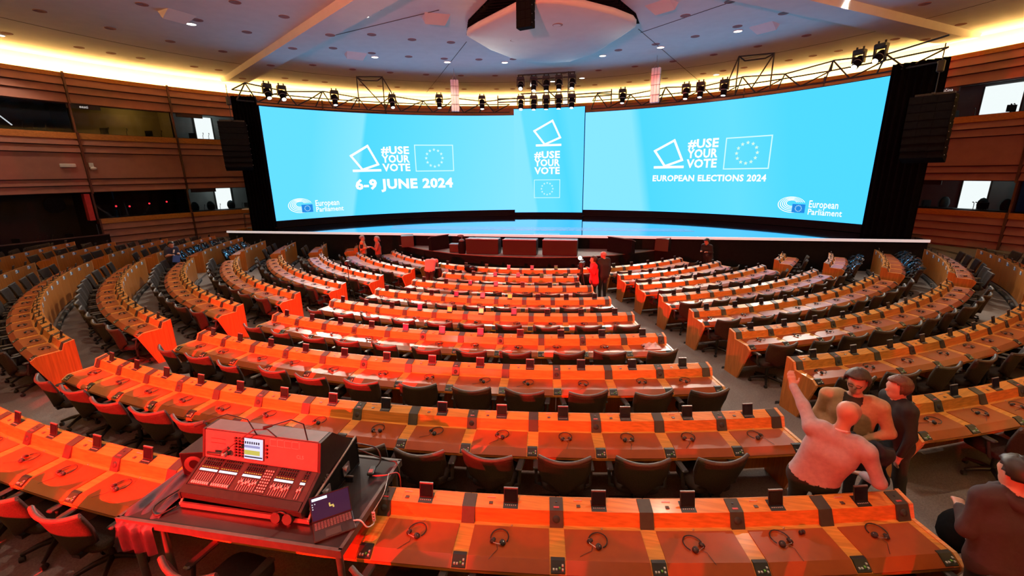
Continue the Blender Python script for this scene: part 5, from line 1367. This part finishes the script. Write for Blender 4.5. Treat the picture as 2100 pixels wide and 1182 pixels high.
    A = np.array([p[0] for p in pr]); B = np.array([p[1] for p in pr]); ra = np.array([p[2] for p in pr]); rb = np.array([p[3] for p in pr]); gr = np.array([p[5] for p in pr])
    ab = B - A; l2 = np.maximum((ab ** 2).sum(1), 1e-10)
    def dists(P):
        t = np.clip(((P[:, None, :] - A) * ab).sum(2) / l2, 0, 1)
        return np.linalg.norm(P[:, None, :] - A - t[..., None] * ab, axis=2) - (ra + (rb - ra) * t)
    def sdf(P):
        D = dists(P); out_ = []
        for g, kk in ((0, 0.016), (1, 0.007), (2, 0.0025)):
            d = D[:, gr == g]; m = d.min(1)
            out_.append(m - kk * np.log(np.exp(-(d - m[:, None]) / kk).sum(1)))
        o_ = np.stack(out_, 1); m = o_.min(1); kk = 0.005
        return m - kk * np.log(np.exp(-(o_ - m[:, None]) / kk).sum(1))
    for it in range(3):
        e = 0.002; d0 = sdf(co); g = np.stack([(sdf(co + np.eye(3)[q] * e) - d0) / e for q in range(3)], 1)
        g /= np.maximum(np.linalg.norm(g, axis=1), 0.2)[:, None]
        co = co - g * np.clip(d0, -0.01, 0.01)[:, None]
    me.vertices.foreach_set('co', co.ravel())
    tags = np.array([p[4] for p in pr])
    npol = len(me.polygons); cen = np.empty(npol * 3); me.polygons.foreach_get('center', cen)
    idx = tags[dists(cen.reshape(-1, 3)).argmin(1)]
    if front:                                  # open jacket: the shirt shows in a wedge down the chest
        c3 = cen.reshape(-1, 3); bf = np.array(V(0, 0, 1).cross(sx)); rel = c3 - np.array(che)
        zz = c3[:, 2]; z0, z1, w0, w1 = front
        wl_ = w0 + (w1 - w0) * np.clip((zz - z0) / (z1 - z0), 0, 1)
        idx[(idx == 1) & (rel @ bf > 0.02) & (np.abs(rel @ np.array(sx)) < wl_) & (zz > z0) & (zz < z1 + 0.06)] = 4
    me.materials.clear()
    for m in cols: me.materials.append(m)
    me.polygons.foreach_set('material_index', idx.astype(np.int32)); me.polygons.foreach_set('use_smooth', np.ones(npol, dtype=bool))
    me.update()
    o = put('person', me, None, loc, radians(yaw)); tag(o, label, 'person')
    # eyes
    ey = MB()
    for s in (-1, 1):
        c = hd_ + f * 0.083 + s_ * 0.031 * s + u * 0.008
        ey.ball(c, 0.0125, 8, 6, 0); ey.ball(c + f * 0.0095, 0.006, 6, 4, 1)
    obj('eyes', ey, [M_EYE, M_BLACK], o)
    obj('mouth', MB().tube([hd_ + f * 0.0985 - u * 0.054 + s_ * x * 0.02 - f * abs(x) * 0.008 for x in (-1, -0.5, 0, 0.5, 1)], 0.004, 5), M_LIP, o)
    if hair:
        hm, style = hair
        hb_ = MB(); rr = random.Random(len(label)); nu, nvv = 26, 16; c0 = hd_ + u * 0.025 - f * 0.006
        vs = []; keep = []
        for j in range(nvv + 1):
            t = -pi / 2 + pi * j / nvv
            for i in range(nu):
                a = 2 * pi * i / nu; dr_ = f * (cos(t) * cos(a)) + s_ * (cos(t) * sin(a)) + u * sin(t)
                r = 0.104 + rr.uniform(-0.004, 0.006) + (0.014 if style == 'thick' else 0)
                el = c0 + f * (dr_.dot(f) * (r + 0.016)) + s_ * (dr_.dot(s_) * (r - 0.012)) + u * (dr_.dot(u) * r)
                fr_, up_ = dr_.dot(f), dr_.dot(u)
                lim = {'short': 0.42 if fr_ > 0.3 else (-0.05 if fr_ > -0.15 else -0.5), 'thick': 0.45 if fr_ > 0.35 else (-0.25 if fr_ > -0.2 else -0.7), 'fringe': (0.9 if fr_ > -0.2 else 0.25 if fr_ > -0.6 else 0.4) if up_ > 0.25 else (-0.1 if fr_ > -0.15 else -0.55), 'bob': 0.4 if fr_ > 0.35 else -0.85}[style]
                ok = up_ > lim
                if style == 'fringe' and up_ > 0.45: ok = False
                vs.append(el); keep.append(ok)
        fs = [(j * nu + i, j * nu + (i + 1) % nu, (j + 1) * nu + (i + 1) % nu, (j + 1) * nu + i) for j in range(nvv) for i in range(nu)]
        fs = [q for q in fs if sum(keep[t] for t in q) >= 3]
        hb_.add(vs, fs, 0, True)
        ho = obj('hair', hb_, hm, o)
        sm = ho.modifiers.new('thick', 'SOLIDIFY'); sm.thickness = 0.014; sm.offset = -1
    if glasses:
        gb = MB()
        for s in (-1, 1):
            c = hd_ + f * 0.104 + s_ * 0.032 * s + u * 0.006
            gb.tube([c + s_ * 0.024 * cos(q * pi / 5) + u * 0.019 * sin(q * pi / 5) for q in range(11)], 0.003, 4)
            gb.tube([c + s_ * 0.022 * s, hd_ + s_ * 0.085 * s - f * 0.01 + u * 0.015], 0.003, 4)
        gb.tube([hd_ + f * 0.106 - s_ * 0.009 + u * 0.01, hd_ + f * 0.106 + s_ * 0.009 + u * 0.01], 0.003, 4)
        obj('glasses', gb, M_BLACK, o)
    if extra: extra(o, J, f, u, s_)
    return o
M_EYE = mat('eye_white', (0.7, 0.68, 0.66), 0.3)
M_LIP = mat('lip', (0.35, 0.13, 0.11), 0.5)
M_SKIN = mat('skin', (0.46, 0.25, 0.17), 0.5, 0, 0.06, 14)
M_SKIN2 = mat('skin_warm', (0.50, 0.28, 0.20), 0.5, 0, 0.06, 14)
M_SHOE = mat('black_shoe', (0.015, 0.014, 0.014), 0.45)
M_HAIRB = mat('brown_hair', (0.035, 0.020, 0.013), 0.55, 0, 0.3, 60)
M_HAIRG = mat('grey_hair', (0.28, 0.26, 0.25), 0.6, 0, 0.2, 60)
M_HAIRK = mat('black_hair', (0.012, 0.009, 0.008), 0.5, 0, 0.3, 60)
M_TRK = mat('black_trousers', (0.016, 0.014, 0.014), 0.8, 0, 0.15, 30)
M_JEAN = mat('dark_jeans', (0.03, 0.04, 0.06), 0.8, 0, 0.15, 30)
def cloth_m(name, c, bump=0.1): return mat(name, c, 0.85, 0, 0.10, 25, bump=bump)
def stand(h=1.75, lean=V(0, 0, 0), f=V(0, -1, 0), arms='down', feet=None):
    """a relaxed standing pose facing f, scaled to height h"""
    k = h / 1.75; f = f.normalized(); s = V(f.y, -f.x, 0) * -1           # s: towards the person's right in this frame
    s = f.cross(V(0, 0, 1)).normalized()
    J = {'pel': V(0, 0, 0.96), 'che': V(0, 0, 1.26) + lean * 0.6, 'nek': V(0, 0, 1.48) + lean * 0.95, 'head': V(0, 0, 1.625) + lean * 1.15 + f * 0.02}
    J['rs'] = V(0, 0, 1.43) + s * 0.185 + lean * 0.9; J['ls'] = V(0, 0, 1.43) - s * 0.185 + lean * 0.9
    J['rh'] = V(0, 0, 0.92) + s * 0.09; J['lh'] = V(0, 0, 0.92) - s * 0.09
    J['rk'] = V(0, 0, 0.50) + s * 0.10 + f * 0.02; J['lk'] = V(0, 0, 0.50) - s * 0.10 + f * 0.02
    J['ra'] = V(0, 0, 0.085) + s * 0.11; J['la'] = V(0, 0, 0.085) - s * 0.11
    for q, sd in (('r', 1), ('l', -1)):
        S = J[q + 's']
        if arms == 'down': J[q + 'e'] = S + s * 0.06 * sd + V(0, 0, -0.29) - f * 0.03; J[q + 'w'] = J[q + 'e'] + V(0, 0, -0.24) + f * 0.07
        elif arms == 'hold': J[q + 'e'] = S + s * 0.07 * sd + V(0, 0, -0.27) - f * 0.02; J[q + 'w'] = J[q + 'e'] + f * 0.20 - s * 0.10 * sd + V(0, 0, 0.03)
        elif arms == 'fold': J[q + 'e'] = S + s * 0.05 * sd + V(0, 0, -0.25) + f * 0.06; J[q + 'w'] = J[q + 'e'] + f * 0.13 - s * 0.15 * sd + V(0, 0, 0.13)
    return {n: Vector(p) * k if n != 'x' else p for n, p in J.items()}

# 1. bald man in a grey sweater pointing to the screen
J = stand(1.84, V(0.14, 0.02, 0), V(0.35, 0.95, 0))
J.update(pel=V(-0.02, 0, 0.98), che=V(0.07, 0, 1.27), nek=V(0.12, 0.02, 1.52), head=V(0.15, 0.05, 1.70), ls=V(-0.10, 0.0, 1.475), rs=V(0.33, -0.02, 1.40), le=V(-0.205, 0.17, 1.60), lw=V(-0.325, 0.32, 1.71), lhd=V(-0.05, 0.08, 0.13), lup=V(0.3, -1, 0.2), re=V(0.46, -0.02, 1.13), rw=V(0.36, 0.18, 1.04), lh=V(-0.12, 0, 0.93), rh=V(0.07, 0, 0.93), lk=V(-0.13, 0.02, 0.5), rk=V(0.10, 0.02, 0.5), la=V(-0.14, 0, 0.09), ra=V(0.12, 0, 0.09))
M_SWE = cloth_m('grey_pink_sweater', (0.36, 0.30, 0.31))
M_NAVYCOAT = cloth_m('navy_coat', (0.012, 0.013, 0.022))
def x_bald(o, J, f, u, s):
    obj('collar', MB().tube([J['nek'] + V(0.058 * cos(a), 0.058 * sin(a), 0.012 - 0.01 * sin(a)) for a in [2 * pi * q / 14 for q in range(15)]], 0.012, 6), cloth_m('white_collar', (0.6, 0.55, 0.55)), o)
person('bald man in a grey sweater pointing towards the video wall, seen from behind', (1.15, -20.89, FZ(8)), -39.0, J, [M_SKIN, M_SWE, M_TRK, M_SHOE], (0.55, 0.8, -0.12), 0.012, 1.08, extra=x_bald, hands='open')
# 2. man in the beige jacket
J = stand(1.78, V(0.0, -0.10, 0), V(-0.05, -1, 0), 'hold')
sh = V(-0.10, 0, 0)
for q in J: J[q] = J[q] + sh
J.update(head=V(-0.105, -0.13, 1.645), nek=V(-0.10, -0.09, 1.47), ls=V(0.13, -0.08, 1.40), rs=V(-0.34, -0.06, 1.38), le=V(0.25, -0.06, 1.12), lw=V(0.06, -0.22, 1.04), re=V(-0.40, -0.02, 1.12), rw=V(-0.22, -0.22, 1.02))
M_BEI = cloth_m('beige_jacket', (0.36, 0.25, 0.13))
def x_beige(o, J, f, u, s):
    n = J['nek']
    obj('collar', MB().tube([n + V(0.06 * cos(a), 0.06 * sin(a) + 0.01, 0.0 + 0.012 * sin(a)) for a in [2 * pi * q / 14 for q in range(15)]], 0.015, 6), M_TRK, o)
person('man in a beige jacket and dark shirt with glasses facing the seats', (2.10, -20.21, FZ(8)), -42.1, J, [M_SKIN, M_BEI, M_TRK, M_SHOE, M_TRK], (-0.1, -1, -0.22), 0.012, 1.12, front=(0.95, 1.42, 0.02, 0.085), hair=(M_HAIRB, 'thick'), extra=x_beige, glasses=True)
# coat carried over the arm
ct = MB(); rq = random.Random(2)
def coat_fn(u, v):
    x = -0.10 + 0.40 * u; z = 1.10 - 0.42 * v - 0.10 * (u - 0.4) ** 2
    return Vector((x + 0.03 * sin(9 * v), -0.30 + 0.10 * (v - 0.3) ** 2 + 0.04 * sin(14 * u + 3 * v) - 0.05 * sin(pi * u), z + 0.02 * sin(11 * u)))
ct.sheet(lambda u, v: (coat_fn(u, v), Vector((0, -1, 0.1))), 18, 14, 0.07)
co_ = obj('carried_coat', ct, M_NAVYCOAT, None, (2.10, -20.21, FZ(8)), radians(-42.1)); tag(co_, 'dark navy coat carried over the arm of the beige jacket man', 'coat')
obj('white_emblem', MB().tube([(0.07, -0.375, 1.02), (0.085, -0.378, 0.985), (0.105, -0.38, 0.99), (0.10, -0.382, 0.955), (0.125, -0.382, 0.945), (0.13, -0.383, 0.915)], 0.009, 5), M_WHITE, co_)
# 3. woman in black walking behind
J = stand(1.68, V(-0.06, -0.04, 0), V(-0.75, -0.6, 0), 'down')
for q in J: J[q] = J[q] + V(-0.16, 0, 0)
J.update(la=V(0.02, -0.1, 0.09), lk=V(-0.06, -0.06, 0.5), ra=V(-0.36, 0.05, 0.09), rk=V(-0.28, 0.02, 0.5))
person('person with brown hair in a black top walking past the beige jacket man', (2.62, -20.36, FZ(8)), -46.6, J, [M_SKIN2, cloth_m('black_top', (0.010, 0.011, 0.012)), M_TRK, M_SHOE], (-0.8, -0.6, -0.1), 0.014, 0.98, hair=(mat('auburn_hair', (0.09, 0.035, 0.02), 0.5, 0, 0.3, 50), 'bob'))
# 4. man in a dark hooded jacket at the near end of the ninth row
J = stand(1.78, V(-0.04, 0.05, 0), V(-0.7, 0.7, 0), 'hold')
M_HOOD = cloth_m('dark_hooded_jacket', (0.030, 0.018, 0.022), 0.25)
def x_edge(o, J, f, u, s):
    obj('hood', MB().tube([J['nek'] + V(0.10 * cos(a), 0.10 * sin(a), -0.02 + 0.015 * sin(a * 2)) for a in [2 * pi * q / 16 for q in range(17)]], [0.045 + 0.012 * abs(sin(q * 1.3)) for q in range(17)], 8), M_HOOD, o)
person('man with black hair in a dark hooded jacket at the end of the ninth row', (1.82, -21.94, FZ(9)), -54.1, J, [M_SKIN, M_HOOD, M_TRK, M_SHOE], (-0.75, 0.6, -0.15), 0.012, 1.12, hair=(M_HAIRK, 'short'), extra=x_edge)
# 5. man in navy with a blue folder in the left aisle
J = stand(1.60, V(0.08, -0.14, 0), V(0.5, -0.85, 0), 'hold')
person('man in a navy and white shirt holding a blue folder in the aisle', (-15.62, -7.17, FZ(6)), 37.4, J, [M_SKIN2, cloth_m('navy_shirt', (0.02, 0.022, 0.05)), M_TRK, M_SHOE], (0.55, -0.8, -0.25), 0.02, 1.1, hair=(M_HAIRK, 'short'), coat='short', extra=lambda o, J, f, u, s: [obj('shirt_flash', MB().tube([J['che'] + V(x, -0.14, 0.0), J['che'] + V(x * 1.9 - 0.02, -0.13, 0.13)], [0.03, 0.035], 6), M_WHITE, o) for x in (-0.05, 0.07)])
tag(obj('folder', MB().box((0, 0, 0), (0.24, 0.03, 0.30), 0, Matrix.Rotation(radians(-20), 4, 'X') @ Matrix.Rotation(radians(12), 4, 'Y')), mat('blue_folder', (0.01, 0.07, 0.36), 0.5), None, (-15.62 + 0.17 * cos(radians(37.4)) + 0.26 * sin(radians(37.4)), -7.17 + 0.17 * sin(radians(37.4)) - 0.26 * cos(radians(37.4)), FZ(6) + 0.92), radians(37.4)), 'bright blue folder in the hands of the man in navy', 'folder')
# 6, 7. two men talking in front of the stage
J = stand(1.76, V(0.0, 0, 0), V(1, -0.15, 0), 'hold')
person('grey haired man in an orange vest over black sleeves, talking, hands together', (-8.72, -4.55, 0), 18.2, J, [M_SKIN, cloth_m('orange_vest', (0.60, 0.22, 0.08)), mat('tan_trousers', (0.30, 0.19, 0.09), 0.8), M_SHOE], (1, -0.2, 0), 0.02, 1.15, hair=(M_HAIRG, 'short'), glasses=True, extra=lambda o, J, f, u, s: obj('black_sleeve', MB().tube([mix(J['rs'], J['re'], 0.25), mix(J['rs'], J['re'], 0.95)], [0.078, 0.066], 10), M_TRK, o))
J = stand(1.77, V(0, 0, 0), V(-1, -0.1, 0), 'down')
J['le'] = J['ls'] + V(-0.10, -0.10, -0.25); J['lw'] = J['le'] + V(-0.20, -0.02, 0.15); J['lhd'] = V(-1, 0, 0.25)
def x_tail(o, J, f, u, s): obj('ponytail', MB().tube([J['head'] - f * 0.10 - u * 0.02, J['head'] - f * 0.14 - u * 0.05, J['head'] - f * 0.13 - u * 0.11], [0.02, 0.026, 0.012], 7), M_HAIRG, o)
person('grey haired man with a ponytail in a rust jacket, gesturing with one hand', (-7.90, -4.95, 0), 17.4, J, [M_SKIN, cloth_m('rust_jacket', (0.30, 0.10, 0.06)), M_JEAN, M_SHOE], (-1, -0.1, 0), 0.02, 1.05, hair=(M_HAIRG, 'short'), extra=x_tail)
# 8. person bending over the front row
J = stand(1.66, V(0, 0, 0), V(0.2, 0.98, 0), 'down')
J.update(che=V(0.05, 0.24, 1.16), nek=V(0.09, 0.42, 1.20), head=V(0.12, 0.52, 1.13), ls=V(-0.09, 0.36, 1.20), rs=V(0.27, 0.32, 1.20), le=V(-0.12, 0.5, 0.98), re=V(0.30, 0.46, 0.98), lw=V(-0.06, 0.66, 0.97), rw=V(0.22, 0.62, 0.97))
person('person in a pink jacket bending over the first desk row', (-4.95, -8.35, 0.0), 10.6, J, [M_SKIN, cloth_m('pink_jacket', (0.62, 0.25, 0.22)), M_TRK, M_SHOE], (0.2, 0.7, -0.6), 0.02, 1.02, hair=(M_HAIRG, 'bob'))
# 9, 10. woman in red and the man beside her in the aisle
J = stand(1.66, V(-0.02, 0.0, 0), V(-0.9, -0.25, 0), 'fold')
person('woman in a long red jacket with folded arms standing in the aisle', (0.94, -10.36, FZ(2)), -11.0, J, [M_SKIN, cloth_m('red_jacket', (0.62, 0.02, 0.03)), M_TRK, M_SHOE], (-0.9, -0.3, 0), 0.014, 1.02, hair=(M_HAIRB, 'bob'), skirt=0.80)
J = stand(1.80, V(0, 0, 0), V(-0.6, 0.75, 0), 'down')
person('balding man in a dark suit behind the woman in red', (1.28, -10.15, FZ(2)), -12.1, J, [M_SKIN, cloth_m('dark_suit', (0.018, 0.017, 0.019)), M_TRK, M_SHOE], (-0.7, 0.7, 0), 0.02, 1.1, hair=(M_HAIRG, 'fringe'))
# 11. photographer in black below the stage
J = stand(1.64, V(-0.10, -0.12, 0), V(-0.5, -0.85, 0), 'hold')
ph = person('person in black with a hood looking down at a camera below the stage', (6.60, -6.24, 0.0), -24.2, J, [M_SKIN, cloth_m('black_hoodie', (0.013, 0.013, 0.014)), M_TRK, M_SHOE], (-0.5, -0.8, -0.35), 0.02, 1.05, hair=(M_HAIRK, 'thick'))
def hand_cam(loc, yaw, label):
    t = thing('photo_camera', label, 'camera', loc, yaw)
    obj('body', MB().bbox((0, 0, 0), (0.14, 0.07, 0.10), 0.012).box((0, 0, 0.06), (0.06, 0.06, 0.035)), M_BLACK, t)
    obj('lens', MB().lathe([(0.04, 0), (0.042, 0.03), (0.045, 0.09), (0.038, 0.095)], (0, 0, 0), 14, 0, Matrix.Translation((0, -0.035, 0)) @ Matrix.Rotation(radians(90), 4, 'X')), M_RUB, t)
hand_cam((6.42, -6.56, 1.0), radians(-40), 'black photo camera in the hands of the person in black')
# ================================================================ smaller things
# television camera and lamp of the crew in the aisle
t = thing('television_camera', 'television camera with a glowing lamp on a black tripod beside the woman in red', 'camera', (0.50, -10.45, FZ(2)), radians(-20))
for a in (90, 210, 330):
    obj('tripod_leg', MB().tube([(0.30 * cos(radians(a)), 0.30 * sin(radians(a)), 0.0), (0.03 * cos(radians(a)), 0.03 * sin(radians(a)), 1.2)], 0.018, 6), M_BLACK, t)
obj('tripod_head', MB().cyl((0, 0, 1.15), (0, 0, 1.32), 0.05, 10), M_BLACK, t)
obj('camera_body', MB().bbox((0, 0, 1.42), (0.14, 0.34, 0.18), 0.02).box((0, 0.1, 1.54), (0.03, 0.2, 0.03)), M_BLACK, t)
obj('camera_lens', MB().cyl((0, 0.17, 1.42), (0, 0.32, 1.42), 0.05, 12, 0, 0.06), M_RUB, t)
obj('lamp_housing', MB().bbox((-0.05, -0.02, 1.64), (0.14, 0.08, 0.12), 0.015).cyl((-0.05, 0, 1.5), (-0.05, 0, 1.6), 0.012, 6), M_BLACK, t)
obj('lamp_face', MB().lathe([(0.01, 0.05), (0.06, 0.05), (0.06, 0.06), (0.01, 0.06)], (0, 0, 0), 14, 0, Matrix.Translation((-0.05, -0.02, 1.64)) @ Matrix.Rotation(radians(90), 4, 'X')), glow('camera_lamp', (1.0, 0.72, 0.32), 60.0), t)
# plastic wrapped papers on the sixth row
def wpos(i, ang, dr, dz=0.001): return pol(RR(i) + dr, ang, FZ(i) + PADT(dr) + dz)
M_PLAS = mat('clear_plastic', (0.85, 0.82, 0.82), 0.12, 0, 0.05, 20, alpha=0.45, spec=0.8)
pb = MB(); rp = random.Random(4)
def bag(u, v):
    x, y = (u - 0.5) * 0.34, (v - 0.5) * 0.24
    e = min(u, 1 - u, v, 1 - v)
    return Vector((x, y, 0.008 + min(0.07, e * 0.35) * (0.6 + 0.4 * sin(17 * u + 5 * v) * cos(13 * v))))
pb.grid(bag, 20, 16)
t = thing('plastic_bag', 'crumpled clear plastic bag with papers on the sixth desk row', 'bag', wpos(6, 2.95, 0.33), radians(2.9))
obj('film', pb, M_PLAS, t); obj('papers', MB().box((0.02, -0.03, 0.004), (0.26, 0.19, 0.006)), M_PAPER, t)
# black camera gear on the first row
t = thing('camera_bag', 'heap of black camera gear on the first desk row', 'camera bag', pol(RR(1) + 0.36, -23.0, H - 0.15), radians(-23))
obj('body', MB().ball((0, 0, 0.11), (0.28, 0.17, 0.14), 14, 8), M_MATT, t); obj('flap', MB().ball((0.1, -0.05, 0.16), (0.16, 0.12, 0.09), 12, 7), M_BLACK, t)
obj('strap', MB().tube([(-0.25, 0, 0.1), (-0.2, -0.12, 0.26), (0.0, -0.14, 0.3), (0.2, -0.1, 0.24), (0.26, 0, 0.1)], 0.014, 6), M_RUB, t)
# tripod microphone on the left block's third row
t = thing('video_camera', 'small video camera on a slim stand behind the third desk row', 'camera', pol(RR(3) + 0.95, -36.0, FZ(3)), 0)
for a in (90, 210, 330): obj('stand_leg', MB().tube([(0.26 * cos(radians(a)), 0.26 * sin(radians(a)), 0.0), (0, 0, 0.9)], 0.012, 5), M_BLACK, t)
obj('stand_pole', MB().cyl((0, 0, 0.85), (0, 0, 1.38), 0.014, 6), M_BLACK, t); obj('camera_body', MB().bbox((0, 0, 1.45), (0.12, 0.22, 0.14), 0.02), M_BLACK, t)
# backpack and folded things on the aisle floor at the right
t = thing('backpack', 'black backpack with a white strap on the aisle floor behind the ninth row', 'backpack', pol(21.0, 7.9, FZ(8)), radians(20))
obj('body', MB().ball((0, 0, 0.2), (0.26, 0.2, 0.22), 14, 9), M_MATT, t)
obj('strap', MB().tube([(-0.2, -0.1, 0.25), (-0.05, -0.22, 0.33), (0.12, -0.2, 0.26), (0.2, -0.1, 0.12)], 0.012, 6), M_WHITE, t)
# cable cover and tape marks on the aisle floor
for k, (i, a0, a1) in enumerate(((7, -67.0, -66.2), (6, -67.0, -66.0))):
    p, q = pol(RR(i) + 0.62, a0, FZ(i) + 0.002), pol(RR(i) + 1.5, a1, FZ(i) + 0.002)
    d = (q - p).normalized(); s = V(-d.y, d.x, 0) * 0.03
    tag(obj('floor_tape', MB().add([p - s - p, q - s - p, q + s - p, p + s - p, p - s - p + V(0, 0, 0.003), q - s - p + V(0, 0, 0.003), q + s - p + V(0, 0, 0.003), p + s - p + V(0, 0, 0.003)], [(4, 5, 6, 7), (0, 1, 5, 4), (1, 2, 6, 5), (2, 3, 7, 6), (3, 0, 4, 7)]), mat('yellow_tape', (0.6, 0.45, 0.08), 0.6), None, p), 'strip of yellow floor tape in the aisle at the %s row' % ORD[i], 'tape')
# loose earpiece on the ninth row
t = thing('earpiece', 'loose black earpiece pair lying alone on the ninth desk row', 'earpiece', wpos(9, 1.75, 0.27), 0.3)
for s in (-1, 1): obj('ear_pad', MB().ball((0.016 * s, 0, 0.018), (0.014, 0.018, 0.02), 10, 6), M_RUB, t)
